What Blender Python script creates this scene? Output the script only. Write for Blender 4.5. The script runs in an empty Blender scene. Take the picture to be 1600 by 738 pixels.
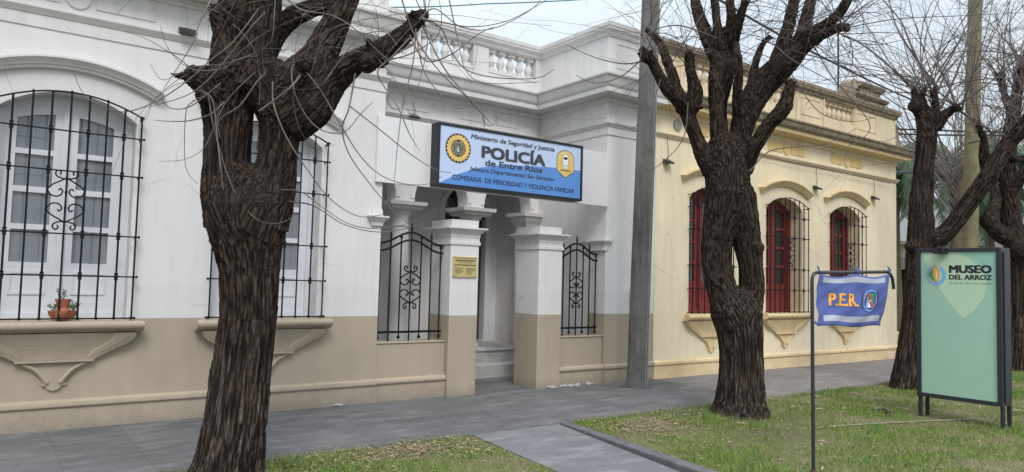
import bpy, math, random
import numpy as np
from mathutils import Vector, Matrix, noise
from mathutils.geometry import tessellate_polygon

scene = bpy.context.scene
COL = scene.collection
RND = random.Random(11)
PI = math.pi

# ------------------------------------------------------------------ camera
YAW, PITCH, ROLL, FPX, EYE = math.radians(35.99943), math.radians(3.401717), math.radians(-1.482552), 1140.0, 1.6
def cam_axes():
    cy, sy, cp, sp, cr, sr = math.cos(YAW), math.sin(YAW), math.cos(PITCH), math.sin(PITCH), math.cos(ROLL), math.sin(ROLL)
    fw = Vector((sy*cp, cy*cp, sp)); rt = Vector((cy, -sy, 0)); dn = fw.cross(rt)
    return cr*rt + sr*dn, -sr*rt + cr*dn, fw
RT, DN, FW = cam_axes()
cd = bpy.data.cameras.new('camera'); cam = bpy.data.objects.new('camera', cd); COL.objects.link(cam)
cam.matrix_world = Matrix(((RT.x, -DN.x, -FW.x, 0), (RT.y, -DN.y, -FW.y, 0), (RT.z, -DN.z, -FW.z, EYE), (0, 0, 0, 1)))
cd.sensor_width = 36; cd.lens = FPX/1600*36; cd.clip_end = 2000; cd.clip_start = 0.05
scene.camera = cam
def at(px, py, depth):                       # survey helper: a point measured in the photograph, at a distance
    return Vector((0, 0, EYE)) + (FW + RT*((px-800)/FPX) + DN*((py-369)/FPX))*depth

# ------------------------------------------------------------------ helpers
OFF = {}
class MB:
    def __init__(s): s.v = []; s.f = []
    def add(s, vs, fs):
        b = len(s.v); s.v.extend([tuple(p) for p in vs]); s.f.extend([tuple(b+i for i in f) for f in fs]); return s
    def box(s, x0, x1, y0, y1, z0, z1):
        return s.add([(x0,y0,z0),(x1,y0,z0),(x1,y1,z0),(x0,y1,z0),(x0,y0,z1),(x1,y0,z1),(x1,y1,z1),(x0,y1,z1)],
                     [(0,3,2,1),(4,5,6,7),(0,1,5,4),(1,2,6,5),(2,3,7,6),(3,0,4,7)])
    def tube(s, pts, rad, n=8, cap=True, phase=0.0):
        pts = [Vector(p) for p in pts]
        if not hasattr(rad, '__len__'): rad = [rad]*len(pts)
        vs = []; fs = []; ref = None
        for i, p in enumerate(pts):
            t = (pts[min(i+1, len(pts)-1)] - pts[max(i-1, 0)])
            if t.length < 1e-9: t = Vector((0,0,1))
            t.normalize()
            if ref is None:
                ref = Vector((1,0,0)) if abs(t.x) < .8 else Vector((0,1,0))
            a = ref - t*ref.dot(t)
            if a.length < 1e-6: a = t.orthogonal()
            a.normalize(); b = t.cross(a); ref = a
            for k in range(n):
                an = 2*PI*k/n + phase
                vs.append(p + (a*math.cos(an) + b*math.sin(an))*rad[i])
        for i in range(len(pts)-1):
            for k in range(n):
                k2 = (k+1) % n
                fs.append((i*n+k, i*n+k2, (i+1)*n+k2, (i+1)*n+k))
        if cap:
            fs.append(tuple(range(n-1, -1, -1))); fs.append(tuple((len(pts)-1)*n+k for k in range(n)))
        return s.add(vs, fs)
    def lathe(s, prof, c=(0,0,0), n=20, sq=False):
        vs = []; fs = []
        for r, z in prof:
            for k in range(n):
                an = 2*PI*(k+.5)/n
                vs.append((c[0]+r*math.cos(an), c[1]+r*math.sin(an), c[2]+z))
        for i in range(len(prof)-1):
            for k in range(n):
                k2 = (k+1) % n
                fs.append((i*n+k, i*n+k2, (i+1)*n+k2, (i+1)*n+k))
        fs.append(tuple(range(n-1,-1,-1))); fs.append(tuple((len(prof)-1)*n+k for k in range(n)))
        return s.add(vs, fs)
    def square_stack(s, x0, x1, y0, y1, prof):        # rectangular shaft whose outline grows by d at height z
        vs = []; fs = []
        for d, z in prof: vs += [(x0-d,y0-d,z),(x1+d,y0-d,z),(x1+d,y1+d,z),(x0-d,y1+d,z)]
        for i in range(len(prof)-1):
            for k in range(4):
                fs.append((i*4+k, i*4+(k+1)%4, (i+1)*4+(k+1)%4, (i+1)*4+k))
        fs.append((3,2,1,0)); m = (len(prof)-1)*4; fs.append((m,m+1,m+2,m+3))
        return s.add(vs, fs)
    def plate(s, loops, o, ua, ub, dep):              # outline with holes (2D loops), extruded by vector dep
        o, ua, ub, dep = Vector(o), Vector(ua), Vector(ub), Vector(dep)
        flat = [p for l in loops for p in l]
        tri = tessellate_polygon([[Vector((a, b, 0)) for a, b in l] for l in loops])
        P = [o + ua*a + ub*b for a, b in flat]; n = len(P)
        fs = [tuple(t) for t in tri]
        vs = list(P)
        if dep.length > 0:
            vs += [p + dep for p in P]
            fs += [tuple(n+i for i in reversed(t)) for t in tri]
            b0 = 0
            for l in loops:
                m = len(l)
                for i in range(m):
                    j = (i+1) % m
                    fs.append((b0+i, b0+j, n+b0+j, n+b0+i))
                b0 += m
        return s.add(vs, fs)
    def sweep(s, path, prof, closed_prof=True):       # moulding: profile (out, z) along a plan path with mitred corners
        pts = [Vector((p[0], p[1])) for p in path]; m = len(prof); vs = []; fs = []
        for i, p in enumerate(pts):
            d0 = (p - pts[i-1]).normalized() if i > 0 else (pts[1]-p).normalized()
            d1 = (pts[i+1]-p).normalized() if i < len(pts)-1 else d0
            n0 = Vector((d0.y, -d0.x)); n1 = Vector((d1.y, -d1.x))
            mi = (n0+n1); mi = mi / max(1e-6, (1 + n0.dot(n1)))
            for q, z in prof: vs.append((p.x+mi.x*q, p.y+mi.y*q, z))
        k = m if closed_prof else m-1
        for i in range(len(pts)-1):
            for j in range(k):
                j2 = (j+1) % m
                fs.append((i*m+j, (i+1)*m+j, (i+1)*m+j2, i*m+j2))
        if closed_prof:
            fs.append(tuple(range(m))); fs.append(tuple((len(pts)-1)*m+j for j in range(m-1,-1,-1)))
        return s.add(vs, fs)
    def ball(s, c, r, n=8, sz=1.0):
        pr = [(max(1e-4, r*math.sin(PI*i/6)), -r*sz*math.cos(PI*i/6)) for i in range(7)]
        return s.lathe(pr, c, n)
    def build(s, name, mat, parent=None, smooth=False, bevel=0.0, origin=None):
        if parent is not None: off = OFF[parent.name]
        else:
            a = np.array(s.v)
            off = Vector(origin) if origin is not None else Vector(((a[:,0].min()+a[:,0].max())/2, (a[:,1].min()+a[:,1].max())/2, a[:,2].min()))
        me = bpy.data.meshes.new(name)
        me.from_pydata([(x-off.x, y-off.y, z-off.z) for x, y, z in s.v], [], s.f)
        me.validate(); me.update()
        o = bpy.data.objects.new(name, me); COL.objects.link(o)
        for mm in (mat if isinstance(mat, (list, tuple)) else [mat]): me.materials.append(mm)
        if smooth:
            me.polygons.foreach_set('use_smooth', [True]*len(me.polygons))
        if bevel > 0:
            b = o.modifiers.new('bevel', 'BEVEL'); b.width = bevel; b.segments = 2; b.limit_method = 'ANGLE'; b.angle_limit = math.radians(40)
        if parent is not None: o.parent = parent
        else: o.location = off
        OFF[o.name] = off
        return o

def autosmooth(o, ang=35):
    me = o.data
    me.polygons.foreach_set('use_smooth', [True]*len(me.polygons))
    try: me.set_sharp_from_angle(angle=math.radians(ang))
    except Exception: pass
    return o
def thing(name, loc, label, cat, group=None):
    o = bpy.data.objects.new(name, None); COL.objects.link(o); o.location = loc; o.empty_display_size = .2
    o['label'] = label; o['category'] = cat
    if group: o['group'] = group
    OFF[o.name] = Vector(loc); return o
def tag(o, label, cat, group=None):
    o['label'] = label; o['category'] = cat
    if group: o['group'] = group
    return o
def structure(o): o['kind'] = 'structure'; return o
def stuff(o, label=None, cat=None):
    o['kind'] = 'stuff'
    if label: o['label'] = label
    if cat: o['category'] = cat
    return o
def copy_tree(o, parent, delta=(0,0,0)):
    c = o.copy(); COL.objects.link(c); c.parent = parent; c.location = o.location + Vector(delta)
    OFF[c.name] = OFF[o.name]
    for ch in list(o.children): copy_tree(ch, c)
    return c

# ------------------------------------------------------------------ materials
def new_mat(name):
    m = bpy.data.materials.new(name); m.use_nodes = True; nt = m.node_tree
    return m, nt, nt.nodes['Principled BSDF']
def N(nt, t, **kw):
    n = nt.nodes.new(t)
    for k, v in kw.items():
        if hasattr(n, k): setattr(n, k, v)
        else: n.inputs[k].default_value = v
    return n
def pos_node(nt): return N(nt, 'ShaderNodeNewGeometry').outputs['Position']
def scaled(nt, src, s):
    m = N(nt, 'ShaderNodeVectorMath', operation='MULTIPLY'); m.inputs[1].default_value = s
    nt.links.new(src, m.inputs[0]); return m.outputs[0]
def noise_f(nt, vec, scale, detail=4, rough=.6):
    n = N(nt, 'ShaderNodeTexNoise'); n.inputs['Scale'].default_value = scale; n.inputs['Detail'].default_value = detail; n.inputs['Roughness'].default_value = rough
    nt.links.new(vec, n.inputs['Vector']); return n.outputs[0]
def ramp(nt, fac, stops):
    r = N(nt, 'ShaderNodeValToRGB'); e = r.color_ramp.elements
    while len(e) > 1: e.remove(e[-1])
    e[0].position = stops[0][0]; e[0].color = (*stops[0][1], 1) if hasattr(stops[0][1], '__len__') else (stops[0][1],)*3+(1,)
    for p, c in stops[1:]:
        k = e.new(p); k.color = (*c, 1) if hasattr(c, '__len__') else (c, c, c, 1)
    nt.links.new(fac, r.inputs[0]); return r.outputs[0]
def mixc(nt, fac, a, b, blend='MIX'):
    m = N(nt, 'ShaderNodeMix'); m.data_type = 'RGBA'; m.blend_type = blend
    def put(sock, x):
        if hasattr(x, 'links') or hasattr(x, 'is_linked'): nt.links.new(x, sock)
        elif hasattr(x, '__len__'): sock.default_value = (*x, 1)
        else: sock.default_value = x
    put(m.inputs[0], fac); put(m.inputs[6], a); put(m.inputs[7], b)
    return m.outputs[2]
def bump(nt, bsdf, h, strength=.3, dist=.01):
    b = N(nt, 'ShaderNodeBump'); b.inputs['Strength'].default_value = strength; b.inputs['Distance'].default_value = dist
    nt.links.new(h, b.inputs['Height']); nt.links.new(b.outputs[0], bsdf.inputs['Normal'])
def simple(name, c, rough=.6, metal=0.0, var=.12, scale=6, bscale=60, bstr=.15, spec=.5):
    m, nt, b = new_mat(name); p = pos_node(nt)
    f = noise_f(nt, p, scale, 5)
    lo = tuple(x*(1-var) for x in c); hi = tuple(min(1, x*(1+var)) for x in c)
    nt.links.new(ramp(nt, f, [(.3, lo), (.7, hi)]), b.inputs['Base Color'])
    b.inputs['Roughness'].default_value = rough; b.inputs['Metallic'].default_value = metal; b.inputs['Specular IOR Level'].default_value = spec
    if bstr > 0: bump(nt, b, noise_f(nt, p, bscale, 3), bstr, .004)
    return m

def N2(nt, vec, scale):
    n = N(nt, 'ShaderNodeTexNoise'); n.inputs['Scale'].default_value = scale; n.inputs['Detail'].default_value = 4; nt.links.new(vec, n.inputs['Vector']); return n.outputs[1]
def plaster(name, upper, lower=None, split=1.09, dirt=.10, chips=False):
    m, nt, b = new_mat(name); p = pos_node(nt)
    def tint(c, k): return tuple(x*k for x in c)
    f1 = noise_f(nt, p, 1.3, 6, .65)
    streak = noise_f(nt, scaled(nt, p, (3.5, 3.5, .35)), 2.0, 5, .7)
    col = ramp(nt, f1, [(.3, tint(upper, 1-dirt*.6)), (.65, upper)])
    if lower is not None:
        lowc = ramp(nt, f1, [(.3, tint(lower, .88)), (.7, tint(lower, 1.04))])
        sep = N(nt, 'ShaderNodeSeparateXYZ'); nt.links.new(p, sep.inputs[0])
        mr = N(nt, 'ShaderNodeMapRange'); mr.inputs[1].default_value = split-.004; mr.inputs[2].default_value = split+.004
        nt.links.new(sep.outputs[2], mr.inputs[0])
        if chips:
            # repainted band just above the dado on the white walls
            wob = noise_f(nt, p, 2.0, 2)
            ad = N(nt, 'ShaderNodeMath', operation='MULTIPLY_ADD'); ad.inputs[1].default_value = .25; nt.links.new(wob, ad.inputs[0]); nt.links.new(sep.outputs[2], ad.inputs[2])
            band = ramp(nt, ad.outputs[0], [(.0, 1.0), (.001, 1.0)])
            mr2 = N(nt, 'ShaderNodeMapRange'); mr2.inputs[1].default_value = 1.55; mr2.inputs[2].default_value = 1.57; mr2.inputs[3].default_value = 1; mr2.inputs[4].default_value = 0
            nt.links.new(ad.outputs[0], mr2.inputs[0])
            col = mixc(nt, mr2.outputs[0], col, tint(upper, .93))
            ch = noise_f(nt, p, 5.0, 6, .75)
            cm = ramp(nt, ch, [(.735, 0.0), (.745, 1.0)])
            lowc = mixc(nt, cm, lowc, (.62, .60, .58))
        col = mixc(nt, mr.outputs[0], lowc, col)
    st = ramp(nt, streak, [(.45, 1.0), (.8, 1-dirt)])
    col = mixc(nt, 1.0, col, st, 'MULTIPLY')
    wp = mixc(nt, .12, p, N2(nt, p, 2.5))
    vo = N(nt, 'ShaderNodeTexVoronoi', feature='DISTANCE_TO_EDGE'); vo.inputs['Scale'].default_value = .9; nt.links.new(wp, vo.inputs['Vector'])
    ck = ramp(nt, vo.outputs['Distance'], [(.0, 1.0), (.006, 0.0)]); gate = ramp(nt, noise_f(nt, p, .8, 3), [(.53, 0.0), (.60, .55)])
    col = mixc(nt, mixc(nt, 1.0, ck, gate, 'MULTIPLY'), col, tint(upper, .45))
    run = noise_f(nt, scaled(nt, p, (11, 11, .5)), 1.0, 5, .75)
    col = mixc(nt, ramp(nt, run, [(.60, 0.0), (.80, dirt*2.6)]), col, (.22, .20, .17))
    spz = N(nt, 'ShaderNodeSeparateXYZ'); nt.links.new(p, spz.inputs[0])
    sz = N(nt, 'ShaderNodeMath', operation='MULTIPLY_ADD'); sz.inputs[1].default_value = .35; nt.links.new(noise_f(nt, p, 6, 6, .75), sz.inputs[0]); nt.links.new(spz.outputs[2], sz.inputs[2])
    col = mixc(nt, ramp(nt, sz.outputs[0], [(.15, .55), (.34, 0.0)]), col, (.17, .15, .13))
    nt.links.new(col, b.inputs['Base Color']); b.inputs['Roughness'].default_value = .78; b.inputs['Specular IOR Level'].default_value = .3
    h = mixc(nt, .35, noise_f(nt, p, 9, 4), noise_f(nt, p, 120, 3))
    bump(nt, b, h, .28, .006)
    return m

WHITE = (.69, .67, .675); BEIGE = (.40, .335, .258); CREAM = (.80, .69, .50); OCHRE = (.72, .53, .25); OCHRE2 = (.72, .57, .33)
M = {}
M['white_wall'] = plaster('white_plaster', WHITE, BEIGE, 1.09, .10, True)
M['white_trim'] = plaster('white_trim_plaster', (.67, .655, .65), dirt=.16)
M['beige'] = plaster('beige_plaster', BEIGE, dirt=.14)
M['cream_wall'] = plaster('cream_plaster', CREAM, dirt=.16)
M['cream_trim'] = plaster('cream_trim_plaster', (.74, .62, .43), dirt=.28)
M['ochre'] = plaster('ochre_plaster', OCHRE, dirt=.2)
M['pale_ochre'] = plaster('pale_ochre_plaster', OCHRE2, dirt=.26)
M['board'] = simple('white_board', (.70, .69, .71), .5, var=.03, scale=2, bstr=.05)
M['white_wood'] = simple('white_painted_wood', (.66, .68, .73), .42, var=.05, scale=4, bstr=.08)
M['red_wood'] = simple('red_painted_wood', (.18, .021, .022), .4, var=.25, scale=5, bstr=.1)
M['iron'] = simple('black_iron', (.007, .007, .009), .6, var=.35, scale=12, bstr=.2, spec=.25)
M['black_metal'] = simple('black_metal', (.010, .011, .017), .5, var=.2, scale=8, bstr=.05)
M['gold'] = simple('gold_paint', (.72, .50, .16), .45, var=.06, bstr=0)
M['brass'] = simple('brass_plate', (.60, .47, .22), .35, .3, var=.1, scale=20, bstr=.05)
M['ink'] = simple('black_ink', (.02, .02, .025), .5, var=.05, bstr=0)
M['grey_ink'] = simple('grey_ink', (.055, .055, .07), .5, var=.05, bstr=0)
M['navy_ink'] = simple('navy_ink', (.03, .05, .12), .5, var=.05, bstr=0)
M['sign_light'] = simple('pale_blue_vinyl', (.50, .60, .84), .35, var=.02, scale=2, bstr=0)
M['sign_blue'] = simple('blue_vinyl', (.10, .26, .64), .35, var=.02, scale=2, bstr=0)
M['white_paint'] = simple('white_paint', (.78, .79, .8), .5, var=.03, bstr=0)
M['sky_paint'] = simple('sky_blue_paint', (.18, .45, .80), .5, var=.03, bstr=0)
M['red_paint'] = simple('red_paint', (.55, .04, .04), .5, var=.03, bstr=0)
M['green_paint'] = simple('green_paint', (.04, .30, .09), .5, var=.03, bstr=0)
M['terracotta'] = simple('terracotta', (.36, .12, .06), .75, var=.15, scale=15)
M['plant'] = simple('plant_leaf', (.08, .14, .05), .6, var=.3, scale=30, bstr=0)
M['concrete'] = simple('weathered_concrete', (.26, .255, .25), .85, var=.2, scale=3, bscale=40, bstr=.4)
M['steel'] = simple('galvanised_conduit', (.33, .325, .33), .6, .1, var=.2)
M['flag_blue'] = simple('blue_cloth', (.088, .12, .33), .85, var=.10, scale=6, bscale=350, bstr=.15, spec=.2)
M['reflective'] = simple('reflective_strip', (.38, .40, .48), .4, var=.06, scale=9)
M['orange'] = simple('orange_print', (.80, .36, .04), .6, var=.05, bstr=0)
M['mint'] = simple('mint_panel', (.34, .55, .43), .35, var=.03, scale=2, bstr=0)
M['mint_light'] = simple('light_mint_panel', (.48, .65, .47), .35, var=.03, scale=2, bstr=0)
M['mint_deep'] = simple('deep_mint_panel', (.28, .52, .43), .35, var=.03, scale=2, bstr=0)
M['dark_side'] = simple('dark_anodised', (.026, .027, .034), .45, var=.12, scale=4)
M['lilac_paint'] = simple('lilac_paint', (.30, .33, .52), .5, var=.03, bstr=0)
M['lamp_glass'] = simple('lamp_glass', (.35, .36, .38), .1, var=.1, bstr=0)
M['cable'] = simple('black_cable', (.012, .012, .013), .6, var=.1, bstr=0)
M['teal_cable'] = simple('teal_cable', (.05, .17, .20), .6, var=.1, bstr=0)
M['green_pole'] = simple('treated_wood_pole', (.20, .18, .105), .85, var=.25, scale=5, bscale=60, bstr=.5)
M['roof_dark'] = simple('roof_slab', (.16, .15, .15), .9)
M['far_grey'] = simple('grey_roof_sheet', (.19, .185, .19), .8)
M['far_cream'] = simple('far_cream_wall', (.50, .42, .32), .85)
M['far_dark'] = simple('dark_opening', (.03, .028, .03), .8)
M['bin_red'] = simple('dark_red_bin', (.05, .018, .016), .7)
M['palm_leaf'] = simple('palm_leaf', (.07, .125, .06), .6, var=.4, scale=1.2, bstr=0)
M['palm_bark'] = simple('palm_bark', (.12, .09, .065), .9, var=.35, scale=8, bstr=.6)

def glass(name, c, rough=.06):
    m, nt, b = new_mat(name); p = pos_node(nt)
    # net curtain close behind the glass
    w = noise_f(nt, scaled(nt, p, (14, 14, .4)), 1.6, 3)
    nt.links.new(ramp(nt, w, [(.3, tuple(x*.90 for x in c)), (.7, tuple(x*1.06 for x in c))]), b.inputs['Base Color'])
    b.inputs['Roughness'].default_value = rough; b.inputs['Specular IOR Level'].default_value = .7
    b.inputs['Coat Weight'].default_value = .3
    bump(nt, b, noise_f(nt, p, 5, 2), .05, .004)
    return m
M['pane_grey'] = glass('curtained_glass', (.19, .215, .245))
M['pane_dark'] = glass('dark_glass', (.018, .02, .024))

def bark_mat(name, dark, light, amount):
    m, nt, b = new_mat(name)
    a = N(nt, 'ShaderNodeAttribute', attribute_name='bark').outputs['Vector']; P = pos_node(nt)
    f = noise_f(nt, a, 46, 4, .6); h = noise_f(nt, a, 120, 4, .7); g = noise_f(nt, P, 2.6, 5, .65); q = noise_f(nt, P, 26, 4, .7)
    col = mixc(nt, ramp(nt, f, [(.42, 0.0), (.60, 1.0)]), dark, (.082, .058, .045))
    col = mixc(nt, ramp(nt, q, [(.45, 0.0), (.7, .7)]), col, tuple(x*.8 for x in dark))
    col = mixc(nt, ramp(nt, g, [(.5, 0.0), (.75, .5)]), col, (.045, .042, .036))
    m1 = ramp(nt, f, [(.52, 0.0), (.66, 1.0)]); m2 = ramp(nt, h, [(.42, 0.0), (.62, 1.0)]); m3 = ramp(nt, g, [(.32, .15), (.62, 1.0)])
    msk = mixc(nt, 1.0, mixc(nt, 1.0, m1, m2, 'MULTIPLY'), m3, 'MULTIPLY')
    sep = N(nt, 'ShaderNodeSeparateXYZ'); nt.links.new(P, sep.inputs[0])
    old = N(nt, 'ShaderNodeMapRange'); old.inputs[1].default_value = .1; old.inputs[2].default_value = 2.2; old.inputs[3].default_value = amount; old.inputs[4].default_value = amount*.12
    nt.links.new(sep.outputs[2], old.inputs[0])
    mk = N(nt, 'ShaderNodeMath', operation='MULTIPLY'); nt.links.new(msk, mk.inputs[0]); nt.links.new(old.outputs[0], mk.inputs[1])
    nt.links.new(mixc(nt, mk.outputs[0], col, light), b.inputs['Base Color'])
    b.inputs['Roughness'].default_value = .95; b.inputs['Specular IOR Level'].default_value = .12
    bump(nt, b, mixc(nt, .35, f, mixc(nt, .5, h, q)), 1.0, .05)
    return m
M['bark'] = bark_mat('dark_furrowed_bark', (.014, .0105, .009), (.30, .265, .24), 1.0)
def twig_mat(name, c0, c1):
    m, nt, b = new_mat(name); p = pos_node(nt)
    nt.links.new(ramp(nt, noise_f(nt, p, 3.5, 4), [(.35, c0), (.65, c1)]), b.inputs['Base Color'])
    b.inputs['Roughness'].default_value = .8; return m
M['twig_pale'] = twig_mat('pale_twig_bark', (.065, .053, .046), (.20, .175, .155))
M['twig_grey'] = twig_mat('grey_brown_twig_bark', (.085, .068, .065), (.21, .175, .165))
M['twig_brown'] = twig_mat('brown_twig_bark', (.05, .04, .04), (.15, .12, .11))

def pavement(name, c0, c1, tile, line, warm=None):
    m, nt, b = new_mat(name); p = pos_node(nt)
    f = noise_f(nt, p, .9, 6, .65); s = noise_f(nt, scaled(nt, p, (1.0, 3.2, 1)), 1.6, 6, .7)
    col = ramp(nt, f, [(.3, c0), (.7, c1)])
    col = mixc(nt, ramp(nt, s, [(.48, 0.0), (.70, .75)]), col, tuple(min(1, x*1.55) for x in c1))
    sp2 = noise_f(nt, p, 7, 5, .75); col = mixc(nt, ramp(nt, sp2, [(.60, 0.0), (.72, .55)]), col, tuple(x*.5 for x in c0))
    br = N(nt, 'ShaderNodeTexBrick'); br.offset = 0; br.squash = 1
    nt.links.new(p, br.inputs['Vector']); br.inputs['Scale'].default_value = 1.0
    br.inputs['Brick Width'].default_value = tile; br.inputs['Row Height'].default_value = tile
    br.inputs['Mortar Size'].default_value = .006; br.inputs['Mortar Smooth'].default_value = .3
    br.inputs['Color1'].default_value = (1, 1, 1, 1); br.inputs['Color2'].default_value = (.87, .87, .87, 1); br.inputs['Mortar'].default_value = (line, line, line, 1)
    col = mixc(nt, 1.0, col, br.outputs[0], 'MULTIPLY')
    fine = noise_f(nt, p, 60, 3)
    col = mixc(nt, .35, col, ramp(nt, fine, [(.3, .35), (.7, .7)]), 'OVERLAY')
    nt.links.new(col, b.inputs['Base Color']); b.inputs['Roughness'].default_value = .8; b.inputs['Specular IOR Level'].default_value = .3
    h = mixc(nt, .5, br.outputs[0], noise_f(nt, p, 25, 5))
    bump(nt, b, h, .35, .008)
    return m
M['paving_grey'] = pavement('grey_painted_tiles', (.092, .090, .094), (.150, .146, .150), .62, .74)
M['paving_brown'] = pavement('brown_grey_paving', (.16, .145, .142), (.21, .19, .185), 1.24, .75)
M['path_mat'] = pavement('grey_concrete_path', (.12, .12, .132), (.18, .18, .192), 3.0, .8)
M['kerb'] = simple('dark_concrete_kerb', (.11, .11, .12), .85, var=.3, scale=6, bstr=.4)
M['asphalt'] = simple('asphalt', (.13, .128, .132), .9, var=.2, scale=2, bscale=80, bstr=.4)

def lawn_mat():
    m, nt, b = new_mat('lawn_soil'); p = pos_node(nt)
    f = noise_f(nt, p, 1.1, 6, .65); g = noise_f(nt, p, 14, 5, .7)
    col = ramp(nt, f, [(.38, (.12, .15, .05)), (.52, (.17, .155, .08)), (.62, (.23, .185, .13))])
    col = mixc(nt, .5, col, ramp(nt, g, [(.3, (.05, .07, .02)), (.6, (.17, .16, .085)), (.75, (.26, .21, .15))]))
    nt.links.new(col, b.inputs['Base Color']); b.inputs['Roughness'].default_value = .95; b.inputs['Specular IOR Level'].default_value = .1
    bump(nt, b, noise_f(nt, p, 40, 5, .7), .7, .02); return m
M['lawn'] = lawn_mat()
def attr_mat(name, rough=.8):
    m, nt, b = new_mat(name)
    a = N(nt, 'ShaderNodeAttribute', attribute_name='tint').outputs['Color']
    nt.links.new(a, b.inputs['Base Color']); b.inputs['Roughness'].default_value = rough; b.inputs['Specular IOR Level'].default_value = .2
    return m
M['grass'] = attr_mat('grass_blades'); M['litter'] = attr_mat('dry_leaves', .9)
# ------------------------------------------------------------------ lettering
CAPH = None
def text_geo(s, bold=0.0, shear=0.0):
    cu = bpy.data.curves.new('lettering', 'FONT'); cu.body = s; cu.offset = bold; cu.shear = shear; cu.resolution_u = 3
    o = bpy.data.objects.new('lettering', cu); COL.objects.link(o)
    bpy.context.view_layer.update()
    me = bpy.data.meshes.new_from_object(o.evaluated_get(bpy.context.evaluated_depsgraph_get()))
    v = [tuple(x.co) for x in me.vertices]; f = [tuple(p.vertices) for p in me.polygons]
    bpy.data.objects.remove(o); bpy.data.curves.remove(cu); bpy.data.meshes.remove(me)
    return v, f
def cap_height():
    global CAPH
    if CAPH is None:
        v, f = text_geo('H'); CAPH = max(p[1] for p in v)
    return CAPH
def split_tris(v, f, mx):
    v = [tuple(p[:2]) for p in v]; todo = []
    for q in f:
        for i in range(1, len(q)-1): todo.append((v[q[0]], v[q[i]], v[q[i+1]]))
    outv = []; outf = []
    while todo:
        t = todo.pop(); ls = [math.dist(t[i], t[(i+1) % 3]) for i in range(3)]; m = max(ls)
        if m > mx:
            i = ls.index(m); a, b, c = t[i], t[(i+1) % 3], t[(i+2) % 3]; h = ((a[0]+b[0])/2, (a[1]+b[1])/2); todo += [(a, h, c), (h, b, c)]
        else:
            n = len(outv); outv += list(t); outf.append((n, n+1, n+2))
    return outv, outf
def lettering(mb, s, u0, u1, base, cap, mapl, lift, bold=0.0, shear=0.0, fine=0):
    '''bold: stroke growth as a share of the cap height, made of slightly shifted layers'''
    v, f = text_geo(s, 0, shear); a = min(p[0] for p in v); b = max(p[0] for p in v); k = cap/cap_height()
    bw = bold*cap
    v = [(u0+bw + (p[0]-a)/(b-a)*(u1-u0-2*bw), base + p[1]*k) for p in v]
    if fine: v, f = split_tris(v, f, fine)
    sh = [(0, 0)] if bold == 0 else [(-1,-.5),(1,.5),(-1,.5),(1,-.5),(0,0)]
    for i, (x, y) in enumerate(sh):
        mf = mapl(lift+i*.00025); mb.add([mf(p[0]+x*bw, p[1]+y*bw) for p in v], f)
    return mb
def disc2(r, n=28, cx=0, cy=0, sx=1.0): return [(cx+r*sx*math.cos(2*PI*i/n), cy+r*math.sin(2*PI*i/n)) for i in range(n)]
FINE = 0
def shape(mb, loops, mapf):
    flat = [p for l in loops for p in l]
    tri = tessellate_polygon([[Vector((a, b, 0)) for a, b in l] for l in loops])
    if FINE: flat, tri = split_tris(flat, tri, FINE)
    return mb.add([mapf(a, b) for a, b in flat], [tuple(t) for t in tri])
def star(r0, r1, n, cx, cy):
    out = []
    for i in range(2*n):
        r = r1 if i % 2 == 0 else r0
        if i % 4 == 0: r *= 1.0
        an = PI/2 + PI*i/n; out.append((cx+r*math.cos(an), cy+r*math.sin(an)))
    return out
def ring_loops(r0, r1, cx, cy, n=32, sx=1.0): return [disc2(r1, n, cx, cy, sx), list(reversed(disc2(r0, n, cx, cy, sx)))]
def shield(w, h, cx, cy): return [(cx-w, cy+h*.55), (cx+w, cy+h*.55), (cx+w, cy-h*.15), (cx+w*.7, cy-h*.4), (cx, cy-h*.55), (cx-w*.7, cy-h*.4), (cx-w, cy-h*.15)]

# ------------------------------------------------------------------ ground
def quad_sheet(name, poly, z, mat):
    mb = MB(); mb.plate([poly], (0,0,z), (1,0,0), (0,1,0), (0,0,0)); return structure(mb.build(name, mat))
Y0 = 8.55
g = MB(); g.box(-400, 600, -400, 600, -.6, -.16); structure(g.build('ground', M['lawn']))
for lp in ([(-12,1.6),(3.695,1.6),(3.795,2.6),(4.015,4.76),(4.175,6.36),(-12,6.36)], [(4.845,1.6),(25,1.6),(25,6.36),(5.475,6.36),(5.175,4.16),(4.965,2.6)]):
    g = MB(); g.plate([lp], (0,0,-.4), (1,0,0), (0,1,0), (0,0,.388)); structure(g.build('lawn', M['lawn']))
g = MB(); g.box(-12, 9.17, 6.37, 14, -.4, 0.0); structure(g.build('sidewalk', M['paving_grey'], bevel=.008))
g = MB(); g.box(9.185, 19.5, 6.37, 12, -.4, -.002); structure(g.build('pavement', M['paving_brown'], bevel=.008))
g = MB(); g.box(-200, 300, -7.0, 1.3, -.5, -.13); structure(g.build('road', M['asphalt']))
g = MB(); g.box(-12, 25, 1.32, 1.58, -.5, .0); structure(g.build('street_kerb', M['kerb'], bevel=.01))
g = MB(); g.box(26, 35, 1.31, 200, -.5, -.125); structure(g.build('cross_street', M['asphalt']))
g = MB(); g.box(19.52, 25.7, 6.38, 90, -.4, -.01); structure(g.build('verge', M['lawn']))
g = MB(); g.box(35.3, 41.5, -10, 200, -.4, -.03); structure(g.build('far_verge', M['lawn']))
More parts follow.
